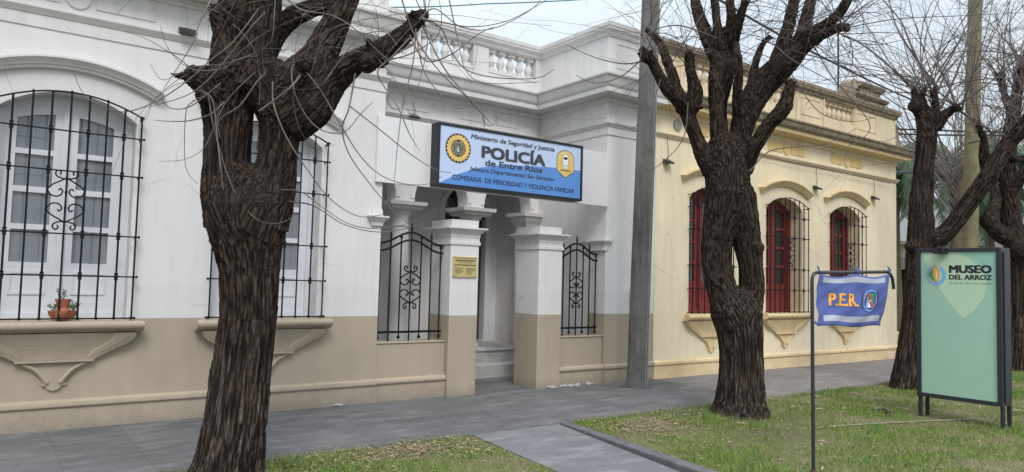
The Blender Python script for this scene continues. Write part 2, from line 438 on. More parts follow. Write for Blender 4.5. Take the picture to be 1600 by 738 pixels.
# entrance path: a shallow ramp from the pavement down to the street, raised kerb on its right
g = MB()
pl = [(4.18,6.36),(4.02,4.76),(3.80,2.6),(3.7,1.6)]; pr = [(5.34,6.36),(5.02,4.16),(4.80,2.6),(4.68,1.6)]
zz = [-.004,-.05,-.085,-.1]
vs = [(x,y,z) for (x,y),z in zip(pl,[-.003,-.004,-.006,-.008])] + [(x,y,z) for (x,y),z in zip(pr,[-.004,-.045,-.075,-.09])]
vs2 = [(x,y,-.4) for x,y,z in vs]
g.add(vs+vs2, [(0,1,5,4),(1,2,6,5),(2,3,7,6),(8,9,1,0),(9,10,2,1),(10,11,3,2),(3,11,15,7),(4,5,13,12),(5,6,14,13),(6,7,15,14),(0,4,12,8)])
structure(g.build('path', M['path_mat']))
g = MB()
kp = [((5.345,6.36),(5.47,6.36)),((5.03,4.16),(5.17,4.16)),((4.81,2.6),(4.96,2.6)),((4.69,1.6),(4.84,1.6))]
vs = []
for a, b in kp: vs += [(a[0],a[1],-.3),(b[0],b[1],-.3),(b[0],b[1],.022),(a[0],a[1],.018)]
fs = []
for i in range(3):
    for k in range(4): fs.append((i*4+k,(i+1)*4+k,(i+1)*4+(k+1)%4,i*4+(k+1)%4))
fs += [(0,1,2,3),(15,14,13,12)]
g.add(vs, fs); structure(g.build('path_kerb', M['kerb'], bevel=.012))

# ------------------------------------------------------------------ building elements
def arch_loop(w, z0, zs, zt, n=14, cx=0.0):           # opening with a segmental head, counter-clockwise
    r = (w*w + (zt-zs)**2)/(2*(zt-zs)); cz = zt - r; a0 = math.asin(w/r)
    top = [(cx + r*math.sin(a0-2*a0*i/n), cz + r*math.cos(a0-2*a0*i/n)) for i in range(n+1)]
    return [(cx-w, z0), (cx+w, z0)] + top
OPW, OPZ0, OPZS, OPZT = .61, 1.07, 3.14, 3.37

def sweep_arc(mb, w, zs, zt, prof, y0, n=22):          # hood moulding: profile (out, up) along a segmental arc
    r = (w*w + (zt-zs)**2)/(2*(zt-zs)); cz = zt - r; a0 = math.asin(w/r); m = len(prof); vs = []; fs = []
    for i in range(n+1):
        a = -a0 + 2*a0*i/n
        for q, u in prof: vs.append(((r+u)*math.sin(a), y0-q, cz+(r+u)*math.cos(a)))
    for i in range(n):
        for j in range(m): fs.append((i*m+j, i*m+(j+1)%m, (i+1)*m+(j+1)%m, (i+1)*m+j))
    fs.append(tuple(range(m-1,-1,-1))); fs.append(tuple(n*m+j for j in range(m)))
    mb.add(vs, fs)

def catmull(pts, k=5):
    P = [Vector(p) for p in pts]; out = []
    for i in range(len(P)-1):
        a = P[max(i-1,0)]; b = P[i]; c = P[i+1]; d = P[min(i+2,len(P)-1)]
        for j in range(k):
            t = j/k
            out.append(.5*((2*b)+(c-a)*t+(2*a-5*b+4*c-d)*t*t+(3*b-a-3*c+d)*t**3))
    out.append(P[-1]); return out
def scroll(mb, cx, y, cz, w, h, r):
    main = [(.42,.36),(.32,.43),(.20,.36),(.24,.22),(.48,.13),(.78,.16),(.98,.30),(.97,.45),(.70,.60),(.30,.74),(.05,.84)]
    hook = [(.40,.97),(.33,1.05),(.45,1.13),(.61,1.06),(.58,.92),(.32,.84),(.04,.82)]
    for sx in (-1, 1):
        for sz in (-1, 1):
            for path in (main, hook):
                mb.tube([(cx+sx*p.x*w, y, cz+sz*p.y*h) for p in catmull([(a,b,0) for a,b in path], 4)], r, 5)
    for dz in (.82, .3, -.3, -.82): mb.box(cx-.011, cx+.011, y-.011, y+.011, cz+dz*h-.014, cz+dz*h+.014)

def window_set(parent, cx, wood, pane_mat, inset, trim_mat, sill_mat, hood_mat, grille_out):
    """one barred window: sill with corbel, hood moulding, wooden casement with panes, iron grille"""
    yb = Y0 + inset
    base = OFF[parent.name]
    def place(o): o.location = Vector((cx - base.x, 0, 0)); OFF[o.name] = Vector((0, base.y, base.z)); return o
    def B(mb, name, mat, par=None, **k):
        # geometry is written round x = 0; the object is then moved to the window's centre
        o = MB.build(mb, name, mat, None, origin=(0, base.y, base.z), **k)
        o.location = (0, 0, 0)
        if par is None: o.parent = parent; place(o)
        else: o.parent = par
        return o
    made = []
    # casement
    mb = MB(); holes = []
    rows = [(1.648,1.976),(2.031,2.352),(2.41,2.736)]
    for s in (-1, 1):
        x0, x1 = (.105, .43) if s > 0 else (-.43, -.105)
        for a, b in rows: holes.append([(x0,a),(x0,b),(x1,b),(x1,a)])
        zi, zo = 3.165, 3.095
        tl, tr = (zi, zo) if s > 0 else (zo, zi)
        holes.append([(x0,2.79),(x0,tl),((x0+x1)/2,(tl+tr)/2+.012),(x1,tr),(x1,2.79)])
    mb.plate([arch_loop(OPW-.002, OPZ0+.004, OPZS, OPZT-.002)]+holes, (0,yb,0), (1,0,0), (0,0,1), (0,.05,0))
    for sx in (-1, 1): mb.box(sx*.57-.038, sx*.57+.038, yb-.035, yb-.001, OPZ0+.004, 3.16)
    mb.box(-.034, .034, yb-.022, yb-.001, OPZ0+.01, 3.24)                       # meeting stile
    for s in (-1, 1):
        x0, x1 = (.11, .425) if s > 0 else (-.425, -.11)
        for z0, z1 in ((1.325,1.35),(1.535,1.56)): mb.box(x0, x1, yb-.012, yb-.001, z0, z1)
        for xa in (x0, x1-.022): mb.box(xa, xa+.022, yb-.012, yb-.001, 1.351, 1.534)
    mb.box(-.53, .53, yb-.03, yb-.001, 1.08, 1.14)
    win = B(mb, 'window', wood); made.append(win)
    mb = MB(); mb.box(-.5, .5, yb+.028, yb+.032, 1.62, 3.18); B(mb, 'pane', pane_mat, win)
    # hood moulding
    mb = MB()
    sweep_arc(mb, .80, 3.40, 3.60, [(.0,-.01),(.035,-.008),(.05,.0),(.055,.018),(.075,.03),(.085,.05),(.115,.075),(.125,.085),(.125,.105),(.0,.12)], Y0-.001)
    h = B(mb, 'hood_moulding', hood_mat); autosmooth(h, 30); made.append(h)
    # sill ledge and corbel
    mb = MB()
    pr = [(0,.955),(.10,.958),(.12,.965),(.125,.975),(.15,.985),(.172,1.005),(.18,1.03),(.172,1.055),(.155,1.068),(-.2,1.078),(-.2,.955)]
    hw = .765
    mm = len(pr); vs = []; fs = []
    for x, k in ((-hw, .97), (-hw+.012, 1), (hw-.012, 1), (hw, .97)):
        for q, z in pr: vs.append((x, Y0-q*k if q > 0 else Y0-q, z))
    for i in range(3):
        for j in range(mm): fs.append((i*mm+j, (i+1)*mm+j, (i+1)*mm+(j+1)%mm, i*mm+(j+1)%mm))
    fs.append(tuple(range(mm))); fs.append(tuple(3*mm+j for j in range(mm-1,-1,-1)))
    # the part behind the wall face has to stay inside the opening
    vs = [(max(-OPW+.004, min(OPW-.004, x)) if y > Y0+.01 else x, y, z) for x, y, z in vs]
    mb.add(vs, fs); sl = B(mb, 'window_sill', sill_mat); autosmooth(sl, 40); made.append(sl)
    mb = MB()
    def halfw(z):
        T = [(.935,.70),(.90,.69),(.86,.655),(.81,.58),(.77,.49),(.735,.42),(.70,.355),(.685,.335)]
        for (za,wa),(zb,wb) in zip(T, T[1:]):
            if zb <= z <= za: return wa+(wb-wa)*(za-z)/(za-zb)
        return T[0][1] if z > .935 else T[-1][1]
    zs = [.954,.93,.90,.865,.83,.79,.755,.72,.69]
    def outq(z): return .045 + .085*max(0, (z-.68)/.275)**1.5
    vs = []; fs = []; cols = [-1,-.97,-.8,-.66,-.64,0,.64,.66,.8,.97,1]; m = len(cols)
    for z in zs:
        w = halfw(z); q = outq(z)
        inner = max(.3, w-.20) if z > .72 else .28
        for c in cols:
            if abs(c) == 1: x, d = c*w, -.002
            elif abs(c) == .97: x, d = math.copysign(w-.001, c), q*.9+.012
            elif abs(c) == .8: x, d = math.copysign(w-.10, c), q+.014
            elif abs(c) == .66: x, d = math.copysign(inner+.006, c), q+.012
            elif abs(c) == .64: x, d = math.copysign(inner-.004, c), q-.014
            else: x, d = 0, q-.002
            vs.append((x, Y0-d, z))
    for i in range(len(zs)-1):
        for j in range(m-1): fs.append((i*m+j, (i+1)*m+j, (i+1)*m+j+1, i*m+j+1))
    mb.add(vs, fs)
    mb.box(-.335, .335, Y0-.068, Y0+.001, .668, .688)
    tipo = [(-.30,.667),(-.20,.615),(-.13,.54),(-.085,.462),(-.11,.455),(-.10,.437),(-.072,.437),(-.05,.405),(0,.385),(.05,.405),(.072,.437),(.10,.437),(.11,.455),(.085,.462),(.13,.54),(.20,.615),(.30,.667)]
    mb.plate([list(reversed(tipo))], (0,Y0-.026,0), (1,0,0), (0,0,1), (0,.027,0))
    for s in (-1, 1):
        rim = catmull([(s*.27,Y0-.032,.66),(s*.165,Y0-.032,.60),(s*.10,Y0-.032,.53),(s*.055,Y0-.032,.465)], 5)
        mb.tube(rim, .02, 6)
    B(mb, 'corbel', sill_mat, sl)
    # iron grille
    mb = MB(); yg = Y0-grille_out
    def ztop(x): return 3.19+.165*(1-(x/.645)**2)
    for i in range(-4, 5):
        x = i*.161; mb.tube([(x,yg,1.085),(x,yg,ztop(x))], .0102 if i % 2 else .0092, 6)
        mb.box(x-.014, x+.014, yg-.014, yg+.014, 1.086, 1.11)
        if i % 2:
            for z in (1.523, 1.937, 2.563, 2.964):
                mb.lathe([(.011,-.04),(.021,-.032),(.016,-.018),(.025,0),(.016,.018),(.021,.032),(.011,.04)], (x,yg,z), 8)
        else: mb.ball((x,yg,ztop(x)+.006), .014, 6)
    for z in (1.098, 1.523, 1.937, 2.563, 2.964):
        mb.box(-.66, .66, yg-.004, yg+.004, z-.007, z+.007)
        for s in (-1, 1): mb.box(s*.645-.006, s*.645+.006, yg, Y0+.003, z-.006, z+.006); mb.ball((s*.672,yg,z), .014, 6)
    arc = [(-.645+1.29*i/20, yg, ztop(-.645+1.29*i/20)) for i in range(21)]
    mb.tube(arc, .009, 6)
    for s in (-1, 1): mb.box(s*.645-.007, s*.645+.007, yg, Y0+.003, 3.17, 3.185); mb.box(s*.645-.02, s*.645+.02, yg-.02, yg+.02, 3.18, 3.20)
    scroll(mb, 0, yg, 2.27, .155, .26, .0078)
    gr = B(mb, 'window_grille', M['iron']); made.append(gr)
    return made

BALP = [(.075,0),(.075,.05),(.048,.055),(.042,.07),(.05,.095),(.074,.16),(.072,.20),(.046,.26),(.033,.30),(.045,.31),(.045,.335),(.05,.34),(.065,.345),(.065,.40)]
def baluster(parent, x, y, z, mat):
    mb = MB(); mb.lathe([(r, zz) for r, zz in BALP[2:-2]], (x,y,z), 14); mb.box(x-.07, x+.07, y-.07, y+.07, z, z+.054); mb.box(x-.07, x+.07, y-.07, y+.07, z+.346, z+.41)
    return autosmooth(mb.build('baluster', mat, parent), 50)

CORN = [(-.02,4.58),(.02,4.58),(.03,4.60),(.24,4.605),(.27,4.60),(.27,4.665),(.262,4.675),(.28,4.69),(.30,4.73),(.315,4.79),(.33,4.83),(.355,4.845),(.36,4.86),(.36,4.875),(.02,4.985),(-.02,4.985)]
CORN2 = [(.0,4.50),(.018,4.50),(.018,4.53),(.03,4.545),(.03,4.578),(.0,4.578)]
ARCHI = [(0,4.10),(.018,4.105),(.03,4.125),(.055,4.15),(.062,4.16),(.062,4.178),(.02,4.192),(0,4.195)]
COPE = [(q, z+.105) for q, z in [(0,5.50),(.02,5.505),(.035,5.53),(.035,5.56),(.075,5.585),(.085,5.60),(.085,5.625),(.10,5.64),(.105,5.70),(.0,5.735),(-.34,5.735),(-.34,5.62),(-.005,5.62),(-.005,5.50)]]
BASEM = [(0,.295),(.012,.292),(.04,.275),(.048,.25),(.045,.228),(.03,.212),(.022,.21),(.022,-.02),(-.01,-.02),(-.01,.295)]

# ------------------------------------------------------------------ police station (white)
ps = thing('police_station', (2.0, Y0, 0), 'white and beige single storey police station with recessed porch', 'building')
cxw = (-1.40, .65, 2.70)
mb = MB()
mb.plate([[(-5,-.02),(4.13,-.02),(4.13,4.579),(-5,4.579)]] + [list(reversed(arch_loop(OPW, OPZ0, OPZS, OPZT, cx=c))) for c in cxw], (0,Y0,0), (1,0,0), (0,0,1), (0,.45,0))
mb.build('wall', M['white_wall'], ps)
mb = MB(); mb.box(3.85, 4.13, Y0+.452, 11.6, -.02, 4.579); mb.build('wall', M['white_wall'], ps)
mb = MB(); mb.box(8.07, 8.4, Y0+.40, 11.6, -.02, 4.579); mb.build('wall', M['white_trim'], ps)
mb = MB(); mb.box(8.07, 8.4, Y0+.003, Y0+.398, -.02, 4.579); mb.box(8.401, 9.19, Y0+.003, Y0+.4, -.02, 4.579); mb.build('wall', M['white_wall'], ps)
for x in (-5,):
    mb = MB(); mb.box(x, x+.3, Y0+.452, 18, -.02, 4.9); mb.box(x+.3, 9.19, 17.7, 18, -.02, 4.9); mb.build('wall', M['white_wall'], ps)
# porch: arcade wall with three arches, columns, pilaster, back wall, step
mb = MB(); YA = 10.33
ac = [(4.05,5.39),(5.39,6.73),(6.73,8.07)]; low = [(4.131,2.79)]
for a, b in ac:
    c = (a+b)/2; w = .50
    low += [(max(4.14,min(8.06,c-w)),2.79)] + [(max(4.14,min(8.06,c-w*math.cos(t*PI/16))), 2.86+w*math.sin(t*PI/16)) for t in range(17)] + [(max(4.14,min(8.06,c+w)),2.79)]
mb.plate([low + [(8.069,2.79),(8.069,4.579),(4.131,4.579)]], (0,YA,0), (1,0,0), (0,0,1), (0,.3,0))
# little reveal band on the arch faces
mb.build('arcade_wall', M['white_trim'], ps)
for (a, b) in ac:
    c = (a+b)/2; mb = MB()
    pts = [(c+.505*math.cos(t*PI/18), 2.86+.505*math.sin(t*PI/18)) for t in range(19)]; pts2 = [(c+.575*math.cos(t*PI/18), 2.86+.575*math.sin(t*PI/18)) for t in range(19)]
    loop = [(max(4.14,min(8.06,x)),z) for x,z in pts2 + pts[::-1]]
    mb.plate([loop], (0,YA-.018,0), (1,0,0), (0,0,1), (0,.02,0)); mb.build('archivolt', M['white_trim'], ps)
CZ = .44
for x in (5.39, 6.73):
    mb = MB()
    mb.lathe([(.20,.0),(.205,.03),(.19,.06),(.165,.07),(.165,.09),(.155,.11),(.158,.6),(.15,1.7),(.14,1.95),(.155,1.96),(.155,1.985),(.142,1.99),(.142,2.09),(.152,2.13),(.185,2.175),(.20,2.20),(.205,2.215)], (x,YA+.15,CZ), 28)
    c = autosmooth(mb.build('column', M['white_trim'], ps), 40)
    mb = MB(); mb.square_stack(x-.27, x+.27, YA-.10, YA+.40, [(-.03,CZ+2.216),(0,CZ+2.24),(0,CZ+2.275),(.05,CZ+2.29),(.06,CZ+2.345),(.0,CZ+2.349)]); mb.build('capital', M['white_trim'], c)
    mb = MB(); mb.box(x-.24, x+.24, YA-.09, YA+.39, -.01, CZ-.001); mb.build('plinth', M['white_trim'], c)
mb = MB()
mb.square_stack(7.80, 8.066, YA-.02, YA+.30, [(0,CZ),(0,2.40),(.02,2.41),(.02,2.44),(0,2.445),(0,2.54),(.03,2.60),(.07,2.65),(.08,2.67)]); mb.square_stack(7.72, 8.067, YA-.09, YA+.37, [(0,2.671),(0,2.71),(.05,2.725),(.06,2.785),(.0,2.789)])
mb.build('pilaster', M['white_trim'], ps)
mb = MB(); mb.box(4.132, 8.068, 10.10, 11.599, -.01, .43); mb.box(4.132, 8.068, 9.82, 10.098, -.01, .215); mb.box(4.132, 8.068, 10.07, 10.12, .40, .436)
mb.build('step', simple('worn_step', (.42,.41,.40), .8, var=.2, scale=5), ps, bevel=.012)
YP = 11.6
dx = 7.33
mb = MB()
dl = [(dx-.46,.43),(dx+.46,.43)] + [(dx+.46*math.cos(t*PI/16), 2.86+.46*math.sin(t*PI/16)) for t in range(17)]
mb.plate([[(3.9,-.02),(8.4,-.02),(8.4,4.9),(3.9,4.9)], list(reversed(dl))], (0,YP,0), (1,0,0), (0,0,1), (0,.3,0))
mb.build('wall', M['white_trim'], ps)
mb = MB()
ol = [(dx-.56,.43),(dx+.56,.43)] + [(dx+.56*math.cos(t*PI/16), 2.86+.56*math.sin(t*PI/16)) for t in range(17)]
il = [(dx-.462,.42),(dx+.462,.42)] + [(dx+.462*math.cos(t*PI/16), 2.86+.462*math.sin(t*PI/16)) for t in range(17)]
loop = ol[1:] + [ol[0]] + [il[0]] + il[:1:-1] + [il[1]]
mb.plate([loop], (0,YP-.03,0), (1,0,0), (0,0,1), (0,.03,0))
door = mb.build('door', M['white_wood'], ps)
mb = MB(); mb.plate([[(dx-.46,2.72),(dx+.46,2.72),(dx+.46,2.78),(dx-.46,2.78)]], (0,YP+.05,0), (1,0,0), (0,0,1), (0,.1,0)); mb.box(dx-.45,dx+.45,YP+.12,YP+.17,.44,2.72)
for z0, z1 in ((.6,1.3),(1.4,2.55)):
    for a, b in ((dx-.38,dx-.06),(dx+.06,dx+.38)): mb.box(a, b, YP+.10, YP+.121, z0, z1)
mb.build('door_leaf', simple('dark_door', (.05,.045,.045), .5), door)
mb = MB(); mb.plate([[(dx-.45,2.79)]+[(dx+.455*math.cos(PI-t*PI/16), 2.86+.455*math.sin(t*PI/16)) for t in range(17)]+[(dx+.45,2.79)]], (0,YP+.10,0), (1,0,0), (0,0,1), (0,.01,0)); mb.build('fanlight', M['pane_dark'], door)
# mouldings all round the recess
PATH = [(-5,Y0),(4.13,Y0),(4.13,YA),(8.07,YA),(8.07,Y0),(9.192,Y0)]
for nm, pf in (('cornice', CORN), ('frieze_moulding', CORN2), ('architrave', ARCHI), ('coping', COPE)):
    mb = MB(); mb.sweep([(x, y-.001) for x, y in PATH], pf); autosmooth(mb.build(nm, M['white_trim'], ps), 28)
mb = MB(); mb.sweep([(x, y-.001) for x, y in PATH], [(0,3.975),(.012,3.978),(.012,4.099),(0,4.099)]); mb.build('architrave', M['white_trim'], ps)
mb = MB(); mb.sweep([(-5,Y0),(4.13,Y0)], BASEM); mb.sweep([(8.07,Y0+.003),(9.19,Y0+.003)], BASEM); autosmooth(mb.build('base_moulding', M['beige'], ps), 30)
# frieze relief: thin framed panels with a roundel in the middle
def relief(parent, cx, y, w, mat, pmat):
    mb = MB(); r = .13; zc = 4.37
    for s in (-1, 1):
        a, b = (cx+s*(r+.03), cx+s*w); x0, x1 = min(a,b), max(a,b)
        mb.plate([[(x0,4.27),(x1,4.27),(x1,4.47),(x0,4.47)]], (0,y-.012,0), (1,0,0), (0,0,1), (0,.013,0))
    mb.plate([disc2(r, 24, cx, zc, .9)], (0,y-.02,0), (1,0,0), (0,0,1), (0,.021,0))
    mb.build('frieze_panel', pmat, parent)
for c in (-1.40, .66, 2.72): relief(ps, c, Y0, .72, None, M['white_trim'])
for c in (5.15, 6.95): relief(ps, c, YA, .6, None, M['white_trim'])
# parapet walls with baluster openings
def rect(a, b, c, d): return [(a,c),(b,c),(b,d),(a,d)]
mb = MB()
mb.plate([rect(3.85,8.069,4.93,5.604), rect(6.92,7.95,5.215,5.595)[::-1], rect(5.58,6.60,5.215,5.595)[::-1], rect(4.27,5.26,5.215,5.595)[::-1]], (0,YA+.005,0), (1,0,0), (0,0,1), (0,.2,0))
for a in (4.27, 5.58, 6.92): mb.box(a-.012, a+1.04, YA-.008, YA+.004, 5.17, 5.214)
mb.build('parapet', M['white_trim'], ps)
mb = MB(); mb.box(8.07, 8.3, Y0+.205, YA+.004, 4.93, 5.604); mb.plate([rect(8.07,9.19,4.93,5.604)], (0,Y0+.005,0), (1,0,0), (0,0,1), (0,.199,0))
for z0, z1, x0, x1 in ((5.50,5.515,8.25,9.0),(5.10,5.115,8.25,9.0),(5.116,5.499,8.25,8.262),(5.116,5.499,8.988,9.0)): mb.box(x0, x1, Y0-.008, Y0+.004, z0, z1)
mb.build('parapet', M['white_trim'], ps)
mb = MB(); mb.plate([rect(-5,4.13,4.93,5.604), rect(1.9,3.2,5.215,5.595)[::-1], rect(-.2,1.1,5.215,5.595)[::-1]], (0,Y0+.005,0), (1,0,0), (0,0,1), (0,.2,0)); mb.box(3.9,4.13,Y0+.206,YA+.004,4.93,5.604)
mb.box(3.55, 4.10, Y0-.05, Y0+.004, 4.985, 5.603)
mb.build('parapet', M['white_trim'], ps)
proto = None
for x0, x1, y in ((6.92,7.95,YA+.105),(5.58,6.60,YA+.105),(4.27,5.26,YA+.105),(1.9,3.2,Y0+.105),(-.2,1.1,Y0+.105)):
    n = 5; 
    for i in range(n):
        x = x0 + (x1-x0)*(i+.5)/n
        if proto is None: proto = baluster(ps, x, y, 5.212, M['white_trim']); px0 = (x, y); proto.scale = (1, 1, 1)
        else: copy_tree(proto, ps, (x-px0[0], y-px0[1], 0))
proto_scale = .382/.41
for o in ps.children:
    if o.name.startswith('baluster'):
        o.scale.z = proto_scale; o.location.z = 5.212*(1-proto_scale)
mb = MB(); mb.box(4.132, 8.068, YA+.301, 11.599, 3.62, 3.75); mb.build('added_porch_ceiling', M['white_trim'], ps)  # low ceiling out of view, added to keep light off the porch walls
mb = MB(); mb.box(-4.9, 9.18, 11.0, 17.9, 4.60, 4.78); mb.box(-4.9, 4.12, Y0+.3, 11.0, 4.60, 4.78); mb.box(4.14, 8.06, YA+.305, 11.0, 4.60, 4.78); mb.build('roof', M['roof_dark'], ps)
first = window_set(ps, cxw[0], M['white_wood'], M['pane_grey'], .22, M['white_trim'], M['beige'], M['white_trim'], .10)
for c in cxw[1:]:
    for o in first: copy_tree(o, ps, (c-cxw[0], 0, 0))
mb = MB(); mb.box(4.02, 8.065, Y0-.045, Y0-.003, 2.80, 3.66)
mb.build('fascia_board', M['board'], ps, bevel=.004)
mb = MB()
for x0, y0, s in ((4.19,Y0,1),):
    mb.square_stack(4.0, 4.131, Y0-.02, Y0+.45, [(0,2.235),(.01,2.24),(.015,2.28),(.055,2.33),(.07,2.345),(.07,2.365),(.01,2.37),(.0,2.46)])
mb.build('jamb_cap', M['white_trim'], ps)
mb = MB(); mb.square_stack(8.03, 8.12, Y0-.002, Y0+.45, [(0,2.09),(.01,2.10),(.01,2.14),(.015,2.18),(.05,2.235),(.06,2.245),(.06,2.27),(.0,2.275)])
mb.build('jamb_cap', M['white_trim'], ps)
# peeled paint at the foot of the wall
mb = MB()
for (x, y, n) in ((6.95,8.485,3),(7.22,8.51,3),(7.42,8.51,4),(7.75,8.51,2),(3.6,8.5,1)):
    for k in range(n):
        ox = RND.uniform(-.08,.08)
        a = [(x+RND.uniform(-.03,.03)+ox+.045*math.cos(t*1.05)*RND.uniform(.4,1.3), .02+.022*math.sin(t*1.05)*RND.uniform(.3,1.3)) for t in range(6)]
        cx0 = sum(p[0] for p in a)/6; cz0 = sum(p[1] for p in a)/6
        a = sorted(a, key=lambda p: math.atan2(p[1]-cz0, p[0]-cx0))
        mb.plate([a], (0, y-.006-.003*k, 0), (1,0,0), (0,0,1), (0,.02,0))
mb.build('peeled_plaster', simple('bare_lime_plaster', (.50,.49,.48), .9), ps)

# forecourt walls either side of the gate opening
def forecourt(label, x0, x1, pil, side):
    t = thing('forecourt_wall', ((x0+x1)/2, Y0, 0), label, 'wall')
    mb = MB(); lo, hi = (x0, x1)
    mb.box(lo, hi, Y0+.03, Y0+.30, -.02, .73); mb.box(lo, hi, Y0+.015, Y0+.315, .731, .75); mb.build('wall', M['beige'], t, bevel=.01)
    mb = MB(); mb.sweep([(lo, Y0+.029), (hi, Y0+.029)], [(0,.295),(.012,.292),(.045,.275),(.055,.25),(.05,.228),(.034,.212),(.028,.21),(.028,-.02),(-.01,-.02),(-.01,.295)]); autosmooth(mb.build('base_moulding', M['beige'], t), 30)
    a, b = pil
    mb = MB(); mb.box(a, b, Y0-.045, Y0+.52, -.02, 2.18); p = mb.build('pillar', M['white_wall'], t, bevel=.006)
    mb = MB(); mb.square_stack(a, b, Y0-.045, Y0+.52, [(.0,2.05),(.018,2.06),(.018,2.10),(.006,2.105),(.006,2.16),(.012,2.165),(.012,2.20),(.03,2.225),(.065,2.262),(.09,2.275),(.09,2.296),(.02,2.300)])
    mb.square_stack(a, b, Y0-.045, Y0+.52, [(-.01,2.301),(-.01,2.402)]); mb.build('pillar_cap', M['white_trim'], p)
    return t
forecourt('low beige wall ending in the left gate pillar that bears the brass plaque', 4.135, 5.158, (5.16,5.615), 0)
forecourt('low beige wall ending in the right gate pillar with peeling plaster foot', 7.135, 8.066, (6.685,7.132), 1)

def railing(label, x0, x1):
    yr = Y0+.14; w = (x1-x0)/2; cx = (x0+x1)/2
    mb = MB()
    def up(u): return 2.035+.155*(.5+.5*math.cos(PI*min(1, abs(u)*1.06)))
    def lo(u): return 1.935+.155*(.5+.5*math.cos(PI*min(1, abs(u)*1.06)))
    for fn in (up, lo):
        us = [-1+2*i/24 for i in range(25)]
        vs = []; fs = []
        for u in us:
            x = cx+u*w; z = fn(u); vs += [(x,yr-.012,z-.013),(x,yr+.012,z-.013),(x,yr+.012,z+.013),(x,yr-.012,z+.013)]
        for i in range(24):
            for k in range(4): fs.append((i*4+k,i*4+(k+1)%4,(i+1)*4+(k+1)%4,(i+1)*4+k))
        fs += [(3,2,1,0),(96,97,98,99)]
        mb.add(vs, fs)
    mb.box(x0, x1, yr-.012, yr+.012, .855, .885)
    for i in range(7):
        u = -.93+1.86*i/6; x = cx+u*w
        if i % 2:
            top = up(u)+.03; mb.tube([(x,yr,.75),(x,yr,top)], .0115, 6)
            mb.lathe([(.010,0),(.019,.015),(.012,.03),(.016,.05),(.002,.105)], (x,yr,top), 8)
        else:
            top = lo(u)+.055; mb.tube([(x,yr,.80),(x,yr,top)], .0115, 6); mb.lathe([(.008,-.01),(.02,.012),(.02,.028),(.006,.034)], (x,yr,top), 8); mb.ball((x,yr,.80), .024, 8)
    scroll(mb, cx, yr, 1.46, w*.31, .25, .0098)
    o = mb.build('iron_railing', M['iron'], origin=(cx, yr, .75)); return tag(o, label, 'railing', 'iron railings beside the porch gate')
railing('wide black iron railing between white wall and left gate pillar', 4.165, 5.145)
railing('narrow black iron railing right of the gate opening, near the concrete pole', 7.15, 8.02)

# brass plaque on the left pillar
pq = thing('plaque', (5.38, Y0-.05, 1.61), 'small brass plaque with dark engraved lines on left gate pillar', 'plaque')
mb = MB(); mb.box(5.19, 5.575, Y0-.066, Y0-.046, 1.612, 1.895); mb.build('plate', M['brass'], pq, bevel=.003)
mb = MB(); rr = random.Random(4)
def dash(x0, x1, z, h):
    x = x0
    while x < x1:
        l = rr.uniform(.012,.035); mb.box(x, min(x1,x+l), Y0-.0675, Y0-.065, z, z+h); x += l+.005
dash(5.215,5.555,1.868,.008); dash(5.225,5.545,1.832,.016); dash(5.27,5.5,1.808,.006); dash(5.215,5.555,1.772,.014)
for k in range(6):
    dash(5.22,5.22+rr.uniform(.08,.15),1.735-k*.016,.006); dash(5.40,5.40+rr.uniform(.08,.15),1.735-k*.016,.006)
for x in (5.205,5.56):
    for z in (1.625,1.882): mb.box(x-.006,x+.006,Y0-.069,Y0-.065,z-.006,z+.006)
mb.build('engraving', M['ink'], pq)

# ------------------------------------------------------------------ police sign
K = 1.0159; SY = 8.33
def sgn(lift):
    return lambda u, v: (u*K, SY-lift, (v-1.6)*K+1.6)
sg = thing('police_sign', (6.05, SY+.1, 2.82), 'long black-framed blue and white police sign box above the porch', 'sign')
fx0, fx1, fz0, fz1 = 4.735*K, 7.215*K, (2.815-1.6)*K+1.6, (3.608-1.6)*K+1.6
mb = MB(); mb.plate([rect(fx0-.012,fx1+.012,fz0-.018,fz1+.018)], (0,SY+.004,0), (1,0,0), (0,0,1), (0,Y0-.047-SY-.004,0))
for a, b, c, d in ((fx0-.014,fx0+.022,fz0-.02,fz1+.02),(fx1-.022,fx1+.014,fz0-.02,fz1+.02),(fx0+.022,fx1-.022,fz0-.02,fz0+.012),(fx0+.022,fx1-.022,fz1-.012,fz1+.02)): mb.box(a, b, SY-.012, SY+.003, c, d)
mb.build('frame', M['black_metal'], sg)
mb = MB(); shape(mb, [[(4.755,2.83),(7.197,2.83),(7.197,3.598),(4.755,3.598)]], sgn(0)); face = mb.build('panel', M['sign_light'], sg)
mb = MB(); shape(mb, [[(4.765,2.832),(7.196,2.832),(7.196,3.252),(6.9,3.25),(6.696,3.243),(6.3,3.22),(5.9,3.19),(5.621,3.152),(5.40,3.10),(5.22,3.04),(5.0,2.955)]], sgn(.0015)); mb.build('blue_field', M['sign_blue'], face)
def line(s, u0, u1, base, cap, mat, bold, shear=0, par=sg):
    mb = MB(); lettering(mb, s, u0, u1, base, cap, sgn, .003, bold, shear); return mb.build('lettering', mat, par)
line('Ministerio de Seguridad y Justicia', 5.234, 6.684, 3.477, .060, M['grey_ink'], .045, .1)
line('POLICÍA', 5.409, 6.521, 3.245, .150, M['grey_ink'], .09)
line('de Entre Ríos', 5.471, 6.468, 3.138, .080, M['grey_ink'], .07)
line('Jefatura Departamental San Salvador', 5.22, 6.70, 3.042, .056, M['grey_ink'], .04, .15)
line('COMISARIA  DE MINORIDAD Y VIOLENCIA FAMILIAR', 4.956, 7.079, 2.897, .066, M['navy_ink'], .035, .05)
